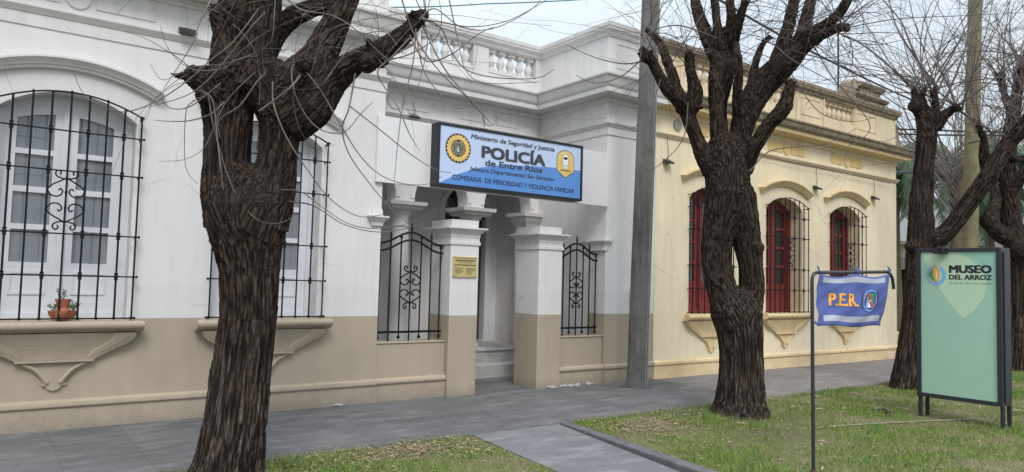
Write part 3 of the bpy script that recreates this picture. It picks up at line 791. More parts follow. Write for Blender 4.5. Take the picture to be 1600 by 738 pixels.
# left emblem: dark disc, golden sun, dark ring with shield and laurel
def sun_emblem(parent, cx, cy, R0, mapf, sx=1.0):
    mb = MB(); shape(mb, [disc2(R0, 36, cx, cy, sx)], mapf(.003)); e = mb.build('emblem', M['ink'], parent)
    mb = MB(); shape(mb, [[(cx+(x-cx)*sx, y) for x, y in star(R0*.83, R0*.97, 22, cx, cy)]], mapf(.0045)); mb.build('golden_sun', M['gold'], e)
    mb = MB(); shape(mb, [disc2(R0*.58, 30, cx, cy, sx)], mapf(.006)); mb.build('inner_disc', M['ink'], e)
    mb = MB(); shape(mb, ring_loops(R0*.40, R0*.43, cx, cy, 30, sx), mapf(.0075))
    for k in range(26):
        if k in (6, 7, 19, 20): continue
        a = 2*PI*k/26; r1, r2 = R0*.46, R0*.54; d = .05
        shape(mb, [[(cx+sx*r1*math.cos(a-d), cy+r1*math.sin(a-d)), (cx+sx*r2*math.cos(a-d), cy+r2*math.sin(a-d)), (cx+sx*r2*math.cos(a+d), cy+r2*math.sin(a+d)), (cx+sx*r1*math.cos(a+d), cy+r1*math.sin(a+d))]], mapf(.0075))
    mb.build('ring_lettering', M['gold'], e)
    coat(e, cx, cy, R0*.20, mapf, .0075, sx)
    return e
def coat(parent, cx, cy, s, mapf, z0, sx=1.0):
    # shield: sky blue and white field left, green right, red diagonal band, small gold sun; laurel at the sides
    w, h = s*.75*sx, s*1.15
    mb = MB(); shape(mb, [[(cx-w,cy+h),(cx+w,cy+h),(cx+w,cy-h),(cx-w,cy-h)]], mapf(z0)); sh = mb.build('shield', M['green_paint'], parent)
    mb = MB(); shape(mb, [[(cx-w,cy+h*.75),(cx-w,cy-h),(cx+w*.75,cy-h)]], mapf(z0+.0012)); mb.build('white_field', M['white_paint'], parent)
    mb = MB(); shape(mb, [[(cx-w,cy+h*.75),(cx-w,cy-h),(cx-w*.35,cy-h),(cx-w*.35,cy+h*.1)]], mapf(z0+.0024)); shape(mb, [[(cx+w*.2,cy-h*.45),(cx+w*.2,cy-h),(cx+w*.75,cy-h)]], mapf(z0+.0024)); mb.build('blue_stripes', M['sky_paint'], parent)
    mb = MB(); shape(mb, [[(cx-w,cy+h),(cx-w*.6,cy+h),(cx+w,cy-h*.7),(cx+w,cy-h),(cx+w*.6,cy-h),(cx-w,cy+h*.65)]], mapf(z0+.0036)); mb.build('red_band', M['red_paint'], parent)
    mb = MB(); shape(mb, [disc2(s*.26, 12, cx, cy, sx)], mapf(z0+.0048)); mb.build('gold_sun', M['gold'], parent)
    mb = MB()
    for sd in (-1, 1):
        for k in range(7):
            a = -.9+1.8*k/6; shape(mb, [disc2(s*.2, 8, cx+sd*sx*s*1.35*math.cos(a*.8), cy+s*1.35*math.sin(a), .7)], mapf(z0))
    mb.build('laurel', M['reflective'], parent)
    mb = MB()
    for k in (1, -1):
        pts = [(cx+sx*s*1.5*math.cos(t), cy+k*s*1.75*math.sin(t)) for t in [PI*.2+PI*.6*i/8 for i in range(9)]]
        pts2 = [(cx+(x-cx)*.97, cy+(y-cy)*.9) for x, y in pts]
        lp = pts+pts2[::-1]
        shape(mb, [lp], mapf(z0+.0012))
    mb.build('ribbon', M['sky_paint'], parent)
sun_emblem(sg, 5.038, 3.318, .198, sgn)
hx = [(6.895,3.105),(7.065,3.215),(7.065,3.42),(7.03,3.48),(6.96,3.515),(6.895,3.525),(6.83,3.515),(6.76,3.48),(6.728,3.42),(6.728,3.215)]
def scaled_loop(l, k, cx, cy): return [(cx+(x-cx)*k, cy+(y-cy)*k) for x, y in l]
mb = MB(); shape(mb, [hx], sgn(.003)); bd = mb.build('badge', M['navy_ink'], sg)
mb = MB(); shape(mb, [scaled_loop(hx, .95, 6.895, 3.325)], sgn(.0045)); mb.build('badge_field', M['gold'], bd)
mb = MB(); shape(mb, [shield(.055,.16,6.895,3.33)], sgn(.006)); shape(mb, [disc2(.04, 14, 6.895, 3.42)], sgn(.006))
for k in range(9):
    a = PI*.15+PI*.7*k/8; shape(mb, [disc2(.009, 6, 6.895+.13*math.cos(a), 3.345+.14*math.sin(a))], sgn(.006))
mb.build('badge_figure', M['white_paint'], bd)
mb = MB(); shape(mb, [ring_loops(.062,.068,6.895,3.35,24)[0], ring_loops(.062,.068,6.895,3.35,24)[1]], sgn(.0075)); shape(mb, [[(6.80,3.215),(6.99,3.215),(6.99,3.228),(6.80,3.228)]], sgn(.0075)); mb.build('badge_lines', M['grey_ink'], bd)

# ------------------------------------------------------------------ cream building
cb = thing('corner_building', (13.3, Y0, 0), 'cream and ochre corner building with barred dark red windows', 'building')
cxy = (10.68, 12.93, 15.17)
mb = MB(); mb.plate([rect(9.195,17.4,-.02,4.579)] + [list(reversed(arch_loop(OPW, OPZ0, OPZS, OPZT, cx=c))) for c in cxy], (0,Y0,0), (1,0,0), (0,0,1), (0,.45,0))
mb.box(17.1, 17.4, Y0+.452, 17.9, -.02, 4.579); mb.box(9.2, 17.099, 17.6, 17.9, -.02, 4.579); mb.build('wall', M['cream_wall'], cb)
PY = [(9.194,Y0-.001),(17.401,Y0-.001),(17.401,17.9)]
m, nt, b = new_mat('weathered_cornice'); p = pos_node(nt)
dp = ramp(nt, noise_f(nt, scaled(nt, p, (9,9,1.5)), 1.4, 6, .7), [(.35,(.13,.11,.09)),(.55,(.28,.22,.16)),(.75,(.50,.40,.26))])
nt.links.new(dp, b.inputs['Base Color']); b.inputs['Roughness'].default_value = .9; bump(nt, b, noise_f(nt, p, 30, 5), .6, .01); M['weathered'] = m
mb = MB(); mb.sweep(PY, [(-.02,4.58),(.02,4.58),(.05,4.61),(.20,4.625),(.235,4.63),(.24,4.70),(-.02,4.70)]); autosmooth(mb.build('cornice', M['pale_ochre'], cb), 28)
mb = MB(); mb.sweep(PY, [(-.02,4.702),(.25,4.702),(.262,4.71),(.30,4.74),(.325,4.80),(.33,4.835),(.355,4.84),(.355,4.872),(.02,4.90),(-.02,4.90)]); autosmooth(mb.build('gutter_edge', M['weathered'], cb), 28)
for nm, pf, mt in (('frieze_moulding', CORN2, 'cream_trim'), ('architrave', ARCHI, 'cream_trim')):
    mb = MB(); mb.sweep(PY, pf); autosmooth(mb.build(nm, M[mt], cb), 28)
mb = MB(); mb.sweep(PY, [(q, z) for q, z in COPE]); autosmooth(mb.build('coping', M['weathered'], cb), 28)
mb = MB(); mb.sweep(PY, BASEM); autosmooth(mb.build('base_moulding', simple('base_ochre', (.66,.51,.31), .8, var=.2, scale=2), cb), 30)
for c in cxy: relief(cb, c+.05, Y0, .62, None, M['ochre'])
bo = [(9.88,11.02),(12.13,13.27),(14.38,15.53)]
mb = MB(); mb.plate([rect(9.195,17.4,4.88,5.604)] + [rect(a,b,5.21,5.595)[::-1] for a, b in bo], (0,Y0+.005,0), (1,0,0), (0,0,1), (0,.2,0)); mb.box(17.2,17.4,Y0+.206,17.9,4.88,5.604)
for a, b in ((9.3,9.8),(11.2,11.95),(13.5,14.2),(15.7,16.5)):
    for z0, z1, x0, x1 in ((5.51,5.525,a,b),(5.16,5.175,a,b),(5.176,5.509,a,a+.012),(5.176,5.509,b-.012,b)): mb.box(x0, x1, Y0-.007, Y0+.004, z0, z1)
for x in (11.05,12.05,13.3,14.3,15.56): mb.box(x, x+.05, Y0-.02, Y0+.004, 5.0, 5.603)
mb.build('parapet', M['cream_trim'], cb)
proto = None
for x0, x1 in bo:
    for i in range(6):
        x = x0+(x1-x0)*(i+.5)/6
        if proto is None:
            proto = baluster(cb, x, Y0+.105, 5.207, M['cream_trim']); px0 = x; proto.scale.z = proto_scale; proto.location.z = 5.207*(1-proto_scale)
        else: copy_tree(proto, cb, (x-px0, 0, 0))
mb = MB(); mb.box(9.2, 17.15, Y0+.3, 17.7, 4.6, 4.75); mb.build('roof', M['roof_dark'], cb)
mb = MB()      # ornamental crest over the end bay
mb.box(15.6, 16.95, Y0+.02, Y0+.22, 5.842, 5.90)
mb.sweep([(15.55,Y0+.02),(17.0,Y0+.02)], [(0,5.90),(.05,5.92),(.08,5.96),(.08,5.99),(-.2,5.99),(-.2,5.90)])
mb.box(15.85, 16.75, Y0+.03, Y0+.2, 5.99, 6.14)
mb.sweep([(15.80,Y0+.03),(16.85,Y0+.03)], [(0,6.14),(.05,6.16),(.07,6.19),(.09,6.22),(.09,6.26),(-.18,6.30),(-.18,6.14)])
mb.plate([[(15.28,5.842),(15.6,5.842),(15.6,6.05),(15.84,6.22),(15.55,6.27),(15.36,6.16),(15.28,5.98)]], (0,Y0+.0,0), (1,0,0), (0,0,1), (0,.22,0))
mb.build('parapet_crest', M['weathered'], cb, bevel=.012)
mb = MB(); mb.plate([[(17.402,4.91),(17.86,4.91),(17.84,4.97),(17.70,5.05),(17.60,5.18),(17.55,5.34),(17.50,5.44),(17.402,5.595)]], (0,Y0+.03,0), (1,0,0), (0,0,1), (0,.35,0)); mb.build('scroll_buttress', M['weathered'], cb, bevel=.01)
mb = MB(); mb.square_stack(17.43, 17.62, Y0+.05, Y0+.5, [(.03,-.02),(.03,.30),(0,.32),(0,.52),(.02,.54),(.0,.60),(-.06,.62)]); mb.build('corner_pedestal', M['ochre'], cb)
first = window_set(cb, cxy[0], M['red_wood'], M['pane_dark'], .30, M['cream_trim'], M['pale_ochre'], M['pale_ochre'], .12)
for c in cxy[1:]:
    for o in first: copy_tree(o, cb, (c-cxy[0], 0, 0))
mb = MB(); mb.tube([(15.33,Y0+.25,5.0),(15.33,Y0+.25,7.35)], .02, 6)
tag(mb.build('antenna_mast', M['cable']), 'thin dark antenna mast rising behind the cream parapet crest', 'mast')
mb = MB(); mb.tube([(11.5,Y0-.07,4.13),(13.0,Y0-.075,4.09),(14.8,Y0-.075,4.085),(17.0,Y0-.07,4.06)], .008, 5); mb.tube([(11.55,Y0-.02,4.0),(11.55,Y0-.02,4.55)], .03, 6)
mb.build('conduit', M['dark_side'], cb)
mb = MB(); mb.lathe([(.001,0),(.10,.002),(.10,.03),(.001,.032)], (0,0,0), 18); mb.v = [(9.72+x, Y0-.03+z, 4.37+y) for x, y, z in mb.v]; mb.build('wall_vent', M['concrete'], cb)
# ------------------------------------------------------------------ floodlights
def floodlight(x, y, z, label, wire=0.0, s=1.0):
    t = thing('floodlight', (x, y, z), label, 'floodlight', 'small wall floodlights')
    mb = MB(); mb.plate([[(-.02,-.03),(.10,-.055),(.10,-.03),(-.01,.035)]], (x-.085*s, y, z), (0,-1,0), (0,0,1), (.17*s,0,0)); mb.box(x-.03, x+.03, y-.012, y+.01, z-.02, z+.03); mb.build('housing', M['black_metal'], t)
    mb = MB(); mb.plate([[(.0,-.038),(.095,-.058),(.095,-.0545),(.0,-.0345)]], (x-.07*s, y, z), (0,-1,0), (0,0,1), (.14*s,0,0)); mb.build('lens', M['lamp_glass'], t)
    if wire > 0:
        mb = MB(); mb.tube([(x+.02,y+.01,z+.02),(x+.035,y-.01,z+wire*.4),(x-.01,y-.02,z+wire*.75),(x,y-.01,z+wire)], .005, 5); mb.build('cable', M['cable'], t)
floodlight(1.70, Y0-.03, 4.235, 'small floodlight on white frieze at the left, near the big trunk')
floodlight(5.47, YA-.02, 4.17, 'small floodlight on porch frieze just left of police sign', .22)
floodlight(6.82, YA-.02, 4.14, 'small floodlight peeking over the police sign top edge', .22)
floodlight(9.45, Y0-.02, 3.70, 'floodlight with looped cable on cream wall beside the concrete pole', .42)
floodlight(14.0, Y0-.02, 3.68, 'floodlight on cream wall between second and third red windows', .40)
floodlight(16.33, Y0-.02, 3.67, 'floodlight on cream wall near the far corner', .38)
mb = MB(); mb.box(8.62, 8.71, Y0-.05, Y0+.002, 1.28, 1.50); mb.box(8.635, 8.695, Y0-.056, Y0-.05, 1.36, 1.46)
tag(mb.build('meter_box', M['white_paint'], bevel=.006), 'small white switch box on white wall behind the concrete pole', 'box')

# ------------------------------------------------------------------ terracotta pot on the window sill
tp = thing('terracotta_pot', (.69, Y0-.02, 1.078), 'terracotta strawberry pot with small plants on left window sill', 'plant pot')
mb = MB(); c = (.69, Y0-.02, 1.078)
mb.lathe([(.055,0),(.075,.05),(.07,.10),(.05,.125),(.052,.15),(.068,.19),(.072,.21),(.06,.212),(.05,.19)], c, 18)
for a in (2.9, .2, 4.7):
    d = (c[0]+.075*math.cos(a), c[1]+.05*math.sin(a)); mb.lathe([(.015,.01),(.045,.05),(.055,.085),(.058,.095),(.045,.093)], (d[0], d[1], c[2]), 12)
autosmooth(mb.build('pot', M['terracotta'], tp), 40)
mb = MB(); rr = random.Random(3)
for bx, bz, n, h in ((0,.20,5,.11),(-.085,.09,7,.07),(.09,.09,9,.09)):
    for k in range(n):
        a = rr.uniform(0,6.28); s0 = Vector((c[0]+bx, c[1]-.01, c[2]+bz)); e = s0+Vector((math.cos(a)*h*.6, math.sin(a)*h*.3, h*rr.uniform(.5,1.1)))
        mb.tube([s0,(s0+e)/2+Vector((0,0,.01)),e], [.003,.003,.001], 4)
        for q in (.5,.75,1.0):
            pt = s0.lerp(e, q); dv = Vector((rr.uniform(-1,1), rr.uniform(-.6,.6), rr.uniform(-.1,.7))).normalized()*.028; sd = dv.cross(Vector((0,1,.2))).normalized()*.008
            mb.add([pt, pt+dv*.5+sd, pt+dv, pt+dv*.5-sd], [(0,1,2,3)])
mb.build('plant', M['plant'], tp)

# ------------------------------------------------------------------ utility poles and cables
up = thing('utility_pole', (8.28, 8.03, 0), 'tall weathered grey concrete pole standing at the white and cream seam', 'pole')
mb = MB()
top = at(1017, 0, 11.0); base = Vector((8.28, 8.03, -.05)); ax = (top-base).normalized()
pts = [base + ax*t for t in (0,.06,.3,2,4,6,7.6)]
m, nt, b = new_mat('weathered_pole'); p = pos_node(nt)
f = noise_f(nt, scaled(nt, p, (16,16,.9)), 1.0, 6, .7); g = noise_f(nt, p, 1.6, 5, .65); h = noise_f(nt, p, 45, 4, .7)
c = ramp(nt, f, [(.3,(.075,.068,.066)),(.5,(.145,.135,.13)),(.72,(.27,.255,.25))])
c = mixc(nt, .55, c, ramp(nt, g, [(.35,(.07,.065,.062)),(.65,(.24,.23,.225))])); nt.links.new(c, b.inputs['Base Color']); b.inputs['Roughness'].default_value = .9; bump(nt, b, mixc(nt,.5,f,h), .6, .01)
mb.tube(pts, [.165,.162,.156,.15,.142,.134,.128], 14); autosmooth(mb.build('shaft', m, up), 40)
mb = MB(); off = Vector((.10,-.115,0)); mb.tube([p+off*(1-.05*i) for i, p in enumerate(pts)], .026, 8); mb.tube([pts[1]+Vector((.02,-.158,0)), pts[-1]+Vector((.02,-.126,0))], .007, 5); autosmooth(mb.build('conduit', M['steel'], up), 60)
mb = MB(); rr = random.Random(9); vs = []
for k in range(10):
    a = 2*PI*k/10; r = .22+.05*rr.random(); vs.append((8.28+r*math.cos(a), 8.03+r*math.sin(a)))
mb.plate([vs], (0,0,.0), (1,0,0), (0,1,0), (0,0,.012)); mb.build('footing', M['kerb'], up)
up2 = thing('wooden_pole', tuple(at(1511, 560, 15.2).xy)+(0,), 'greenish treated wooden pole behind the museum sign', 'pole')
mb = MB(); b2 = Vector((OFF[up2.name].x, OFF[up2.name].y, -.05)); t2 = at(1525, -60, 14.6)
mb.tube([b2.lerp(t2, k/6) for k in range(7)], [.16,.155,.15,.143,.135,.127,.12], 14); autosmooth(mb.build('shaft', M['green_pole'], up2), 50)
mb = MB(); mb.box(b2.x-.25, b2.x+.25, b2.y-.25, b2.y+.25, -.05, .03); mb.build('footing', M['kerb'], up2)
def cable(pts, r, label, mat='cable', sag=.1):
    P = [Vector(p) for p in pts]; out = []
    for a, b in zip(P, P[1:]):
        for k in range(8):
            q = a.lerp(b, k/8); q.z -= sag*4*(k/8)*(1-k/8); out.append(q)
    out.append(P[-1]); mb = MB(); mb.tube(out, r, 5)
    return tag(mb.build('overhead_cable', M[mat], origin=out[0]), label, 'cable', 'overhead cables')
cable([at(1060,-40,11.5), at(1290,92,15.5), at(1465,172,21.5)], .022, 'thick black cable descending to the right above the cream parapet', sag=.05)
cable([at(1380,201,20), at(1640,207,20)], .026, 'upper black cable of the pair at the far right behind bare trees', sag=.02)
cable([at(1380,209,20.5), at(1640,212,20.5)], .026, 'lower black cable of the pair at the far right behind bare trees', sag=.02)
cable([(17.40,Y0+.1,4.36), at(1440,268,20)], .03, 'short black cable leaving the cream building corner under the cornice', sag=.0)
cable([at(560,11,13), at(760,6,14), at(1000,-8,16)], .012, 'thin teal cable crossing the sky above the porch parapet', 'teal_cable', .03)
cable([at(1180,60,16), at(1420,118,19), at(1640,150,22)], .01, 'thin cable among bare twigs above the corner crest', 'cable', .1)

# ------------------------------------------------------------------ blue banner on a bent pole
FY = 3.633
fp = thing('banner_stand', (5.915, FY, 0), 'thin dark hooked pole planted in the lawn carrying the blue banner', 'pole')
mb = MB()
rod = [(5.93,FY,-.1),(5.925,FY,.4),(5.915,FY,1.0),(5.905,FY,1.60)] + [Vector((5.905+.07*(1-math.cos(t)), FY, 1.66+.07*math.sin(t))) for t in (.0,.5,1.0,1.57)] + [(6.5,FY,1.745),(7.1,FY,1.765)] + [Vector((7.20+.13*math.sin(t), FY, 1.64+.13*math.cos(t))) for t in (0,.5,1.0,1.57)] + [(7.332,FY,1.60)]
mb.tube(rod, .016, 10); autosmooth(mb.build('rod', M['dark_side'], fp), 60)
mb = MB(); mb.lathe([(.03,-.02),(.03,.012),(.02,.02)], (5.93,FY,0), 10); mb.build('sleeve', M['bin_red'], fp)
def cloth(u, v):                                        # u 0..1 left to right, v 0..1 bottom to top
    bl, br, tl, tr = Vector((5.95,0,1.262)), Vector((7.085,0,1.24)), Vector((5.985,0,1.720)), Vector((7.205,0,1.748))
    p = (bl*(1-u)+br*u)*(1-v) + (tl*(1-u)+tr*u)*v
    sag = -.030*v**4*abs(math.sin(2*PI*u))**1.3 + .008*math.sin(9*u)*(1-v)
    w = .022*math.sin(4.2*u-2.6*v+.4)+.006*math.sin(11*u+7*v)+.004*math.sin(19*(u-v))+.014*noise.noise(Vector((u*3,v*3,3)))
    return Vector((p.x + .01*math.sin(5*v)*(u-.5), FY-.02-w*(.35+.65*(1-v**2)), p.z+sag))
fl = thing('banner', (6.58, FY, 1.24), 'blue cloth banner with orange letters and crest tied under the hooked pole', 'banner')
mb = MB(); nu, nv = 60, 26
mb.add([cloth(i/nu, j/nv) for j in range(nv+1) for i in range(nu+1)], [(j*(nu+1)+i, j*(nu+1)+i+1, (j+1)*(nu+1)+i+1, (j+1)*(nu+1)+i) for j in range(nv) for i in range(nu)])
bo_ = mb.build('cloth', M['flag_blue'], fl, smooth=True); sm = bo_.modifiers.new('thickness', 'SOLIDIFY'); sm.thickness = .002; sm.offset = 1
def onc(lift):
    def f(u, v):
        p = cloth(u, v); a = cloth(u+.004, v)-cloth(u-.004, v); b = cloth(u, v+.004)-cloth(u, v-.004); n = a.cross(b).normalized()
        if n.y > 0: n = -n
        return p + n*(lift+.0025)
    return f
for v0, v1, ua, ub in ((.845,.955,.055,.93),(.085,.195,.06,.95)):
    mb = MB(); n = 40
    f = onc(.001); mb.add([f(ua+(ub-ua)*i/n, v0+(v1-v0)*j/4) for j in range(5) for i in range(n+1)], [(j*(n+1)+i, j*(n+1)+i+1, (j+1)*(n+1)+i+1, (j+1)*(n+1)+i) for j in range(4) for i in range(n)])
    mb.build('reflective_strip', M['reflective'], fl, smooth=True)
mb = MB(); lettering(mb, 'P.E.R.', .145, .53, .385, .24, onc, .004, .03, 0, .03); mb.build('lettering', M['orange'], fl)
def onc_mm(lift):
    f = onc(lift); return lambda x, y: f(x/1.18, y/.48)
FINE = .03
mb = MB(); 
for s in (-1, 1):
    for k in range(9):
        a = -1.0+2.0*k/8; shape(mb, [disc2(.011, 7, .845+s*.150*math.cos(a*.7), .24+.088*math.sin(a), .8)], onc_mm(.004))
mb.build('crest_wreath', M['navy_ink'], fl)
e = bo_
coat(fl, .845, .235, .058, onc_mm, .004, 1.5)
FINE = 0
mb = MB()
for u, v in ((0.0,1.0),(.52,1.0),(1.0,1.0),(0.0,0.0)):
    p = cloth(u, v); q = Vector((p.x-(.03 if v == 0 else 0), FY, p.z+.03 if v else p.z))
    for k in range(3): mb.tube([p, (p+q)/2+Vector((RND.uniform(-.02,.02), -.02, RND.uniform(0,.03))), q+Vector((RND.uniform(-.03,.03), -.018, RND.uniform(-.01,.05)))], .005, 5)
mb.build('tie', M['flag_blue'], fl)

# ------------------------------------------------------------------ museum sign
MX = 9.8
ms = thing('museum_sign', (MX+.1, 4.06, 0), 'mint green museum lightbox sign in black frame on the lawn', 'sign')
def mm_(lift): return lambda u, v: (MX-lift, 4.52-u, v)       # u grows to the right as one reads it
mb = MB(); mb.box(MX+.004, MX+.22, 3.60, 4.545, .27, 2.11)
for a, b, c, d in ((3.585,3.64,.25,2.13),(4.505,4.56,.25,2.13),(3.64,4.505,.25,.30),(3.64,4.505,2.085,2.13)): mb.box(MX-.02, MX+.24, a, b, c, d)
mb.box(MX+.03, MX+.20, 3.565, 3.584, .3, 2.08)
mb.build('frame', M['dark_side'], ms, bevel=.004)
for y in (3.60, 4.53):
    for x in (MX+.0, MX+.19):
        mb = MB(); mb.box(x, x+.035, y-.02, y+.02, -.1, .249); mb.build('leg', M['dark_side'], ms)
mb = MB(); shape(mb, [rect(.015,.88,.30,2.085)], mm_(.0)); pnl = mb.build('panel', M['mint'], ms)
mb = MB(); shape(mb, [[(.02,2.083),(.42,2.083),(.60,1.99),(.73,1.86),(.78,1.70),(.74,1.52),(.64,1.37),(.52,1.26),(.40,1.38),(.26,1.58),(.12,1.85)]], mm_(.0015)); mb.build('light_swirl', M['mint_light'], pnl)
mb = MB(); shape(mb, [[(.50,2.083),(.878,2.083),(.878,1.66),(.80,1.86),(.66,2.02)]], mm_(.0015)); mb.build('deep_swirl', M['mint_deep'], pnl)
def mline(s, u0, u1, base, cap, mat, bold):
    mb = MB(); lettering(mb, s, u0, u1, base, cap, mm_, .003, bold); mb.build('lettering', mat, ms)
mline('MUSEO', .352, .832, 1.826, .088, M['ink'], .09)
mline('DEL ARROZ', .352, .832, 1.742, .056, M['ink'], .07)
mline('San Salvador - Entre Ríos - Argentina', .358, .835, 1.690, .018, M['grey_ink'], .0)
mb = MB(); lx, lz = .198, 1.79
def arc_band(r0, r1, a0, a1, n=16): return [(lx+r1*math.cos(a0+(a1-a0)*i/n), lz+r1*1.07*math.sin(a0+(a1-a0)*i/n)) for i in range(n+1)] + [(lx+r0*math.cos(a1+(a0-a1)*i/n), lz+r0*1.07*math.sin(a1+(a0-a1)*i/n)) for i in range(n+1)]
shape(mb, [arc_band(.088,.118,PI*.52,PI*1.5)], mm_(.003)); lg = mb.build('logo', M['lilac_paint'], ms)
mb = MB(); shape(mb, [arc_band(.078,.118,-PI*.5,PI*.35)], mm_(.003)); mb.build('logo_arc', M['sky_paint'], lg)
mb = MB(); shape(mb, [[(lx-.035,lz+.085),(lx-.08,lz+.04),(lx-.085,lz-.01),(lx-.05,lz-.05),(lx+.01,lz-.095),(lx-.03,lz-.02)]], mm_(.0045)); mb.build('logo_leaf', M['green_paint'], lg)
mb = MB(); shape(mb, [[(lx+.005,lz+.13),(lx-.03,lz+.07),(lx-.035,lz),(lx-.01,lz-.07),(lx+.018,lz-.09),(lx+.035,lz-.03),(lx+.04,lz+.04),(lx+.025,lz+.10)]], mm_(.0058)); mb.build('logo_grain', M['orange'], lg)
mb = MB(); shape(mb, [[(lx+.005,lz+.10),(lx+.018,lz),(lx+.012,lz-.075),(lx+.004,lz)]], mm_(.007)); mb.build('logo_vein', M['white_paint'], lg)
mb = MB(); mb.box(MX-.14, MX-.02, 4.17, 4.30, 2.06, 2.09); mb.box(MX-.10, MX+.05, 4.20, 4.22, 2.09, 2.15); mb.box(MX-.10, MX+.05, 4.25, 4.27, 2.09, 2.15); mb.build('lamp', M['black_metal'], ms, bevel=.004)

# dark bin near the right edge
lb = thing('litter_bin', (17.75, 6.05, 0), 'dark red wooden litter bin at the right edge of the lawn', 'bin')
mb = MB(); mb.box(17.6, 17.9, 5.55, 6.0, .05, .58); mb.box(17.57, 17.93, 5.52, 6.03, .581, .62); mb.build('body', M['bin_red'], lb, bevel=.01)
for x in (17.64, 17.84): mb = MB(); mb.box(x, x+.05, 5.74, 5.80, -.1, .049); mb.build('leg', M['bin_red'], lb)
# ------------------------------------------------------------------ bare trees
def trunk_mesh(name, chains, voxel, amp, parent, freq=27.0, knobs=()):
    """chains: lists of (point, radius). Union of tapered limbs -> remesh -> furrowed bark"""
    mb = MB(); segs = []
    for ch in chains:
        P = [Vector(p) for p, r in ch]; Rr = [r for p, r in ch]
        q = catmull([(p.x, p.y, p.z) for p in P], 4); rq = []
        for i in range(len(Rr)-1):
            for j in range(4): rq.append(Rr[i]+(Rr[i+1]-Rr[i])*j/4)
        rq.append(Rr[-1])
        mb.tube(q, rq, 16)
        for p, r in zip(q[1:], rq[1:]): mb.ball(p, r*.985, 12)
        segs += [(q[i], q[i+1]) for i in range(len(q)-1)]
    for p, r in knobs: mb.ball(p, r, 8)
    me = bpy.data.meshes.new('tmp'); me.from_pydata(mb.v, [], mb.f); me.update()
    o = bpy.data.objects.new('tmp', me); COL.objects.link(o)
    r = o.modifiers.new('r', 'REMESH'); r.mode = 'VOXEL'; r.voxel_size = voxel
    s = o.modifiers.new('s', 'SMOOTH'); s.factor = .5; s.iterations = 4
    bpy.context.view_layer.update()
    ev = bpy.data.meshes.new_from_object(o.evaluated_get(bpy.context.evaluated_depsgraph_get()))
    bpy.data.objects.remove(o); bpy.data.meshes.remove(me)
    n = len(ev.vertices); co = np.empty(n*3); ev.vertices.foreach_get('co', co); co = co.reshape(-1,3)
    no = np.empty(n*3); ev.vertices.foreach_get('normal', no); no = no.reshape(-1,3)
    best = np.full(n, 1e9); loc = np.zeros((n,3)); run = 0.0
    for a, b in segs:
        A = np.array(a); d = np.array(b)-A; L = np.linalg.norm(d)
        if L < 1e-6: continue
        d /= L; t = np.clip((co-A)@d, 0, L); pr = A+t[:,None]*d; off = co-pr; dist = np.linalg.norm(off, axis=1); k = dist < best
        # frame: perpendicular offset in world axes, along-limb coordinate compressed (bark plates run with the limb)
        lo = off - (off@d)[:,None]*d + (co@d)[:,None]*d*.075
        best[k] = dist[k]; loc[k] = lo[k]
    h = np.empty(n); rg = np.empty(n)
    nz = noise.noise
    for i in range(n):
        x, y, z = loc[i]
        a = 1-abs(nz(Vector((x*freq, y*freq, z*freq)))*2.4); b = nz(Vector((x*freq*2.6+7, y*freq*2.6, z*freq*2.6))); c = nz(Vector((co[i,0]*4, co[i,1]*4, co[i,2]*4)))
        h[i] = (max(a,-.5)-.5)*1.25 + b*.5 + c*.8; rg[i] = a+b*.5
    co2 = co + no*(h*amp)[:,None]
    off = OFF[parent.name] if parent is not None else Vector((0,0,0))
    ev.vertices.foreach_set('co', (co2-np.array(off)).ravel()); ev.update()
    at_ = ev.attributes.new('bark', 'FLOAT_VECTOR', 'POINT'); at_.data.foreach_set('vector', loc.ravel())
    a2 = ev.attributes.new('ridge', 'FLOAT', 'POINT'); a2.data.foreach_set('value', rg)
    ev.materials.clear(); ev.materials.append(M['bark'])
    ev.polygons.foreach_set('use_smooth', [True]*len(ev.polygons))
    ev.name = name
    ob = bpy.data.objects.new(name, ev); COL.objects.link(ob); ob.parent = parent; OFF[ob.name] = off
    return ob

def ragged(stubs, D, rng):
    out = []
    for x, y, r, dd in stubs:
        for k in range(7):
            a = rng.uniform(0, 6.28); c0 = at(x, y, D+dd); e = c0 + Vector((math.cos(a)*.9, math.sin(a)*.5, rng.uniform(-.2,1))).normalized()*(r*D/FPX)*rng.uniform(1.2,2.0)
            rr = r*D/FPX*.28; out.append([(c0, rr*1.6), (c0.lerp(e,.5), rr*1.2), (e, rr*.55)])
    return out
def px_chain(pts, depth):                      # (px, py, radius px, depth offset)
    out = []
    for p in pts:
        d = depth + (p[3] if len(p) > 3 else 0); out.append((at(p[0], p[1], d), p[2]*d/FPX))
    return out
def twig(mb, p, d, L, r, rng, curl=.25, grav=0.0, lvl=0, n=8, side=0.5, sides=4):
    pts = [p.copy()]; rad = [r]; d = d.normalized(); bend = Vector((rng.uniform(-1,1), rng.uniform(-1,1), rng.uniform(-1,1)))*curl
    for i in range(n):
        d = (d + bend/n*2 + Vector((rng.gauss(0,.07), rng.gauss(0,.07), rng.gauss(0,.07))) + Vector((0,0,grav/n))).normalized()
        p = p + d*(L/n); pts.append(p.copy()); rad.append(max(.0014, r*(1-.78*(i+1)/n)))
        if lvl > 0 and i >= 1 and rng.random() < side:
            q = (d + Vector((rng.uniform(-1,1), rng.uniform(-1,1), rng.uniform(-.6,.9)))*.9).normalized()
            twig(mb, p, q, L*rng.uniform(.3,.62)*(1-i/n*.5), rad[-1]*.65, rng, curl*1.2, grav, lvl-1, max(4, n-2), side*.8, sides)
    mb.tube(pts, rad, sides, cap=False)
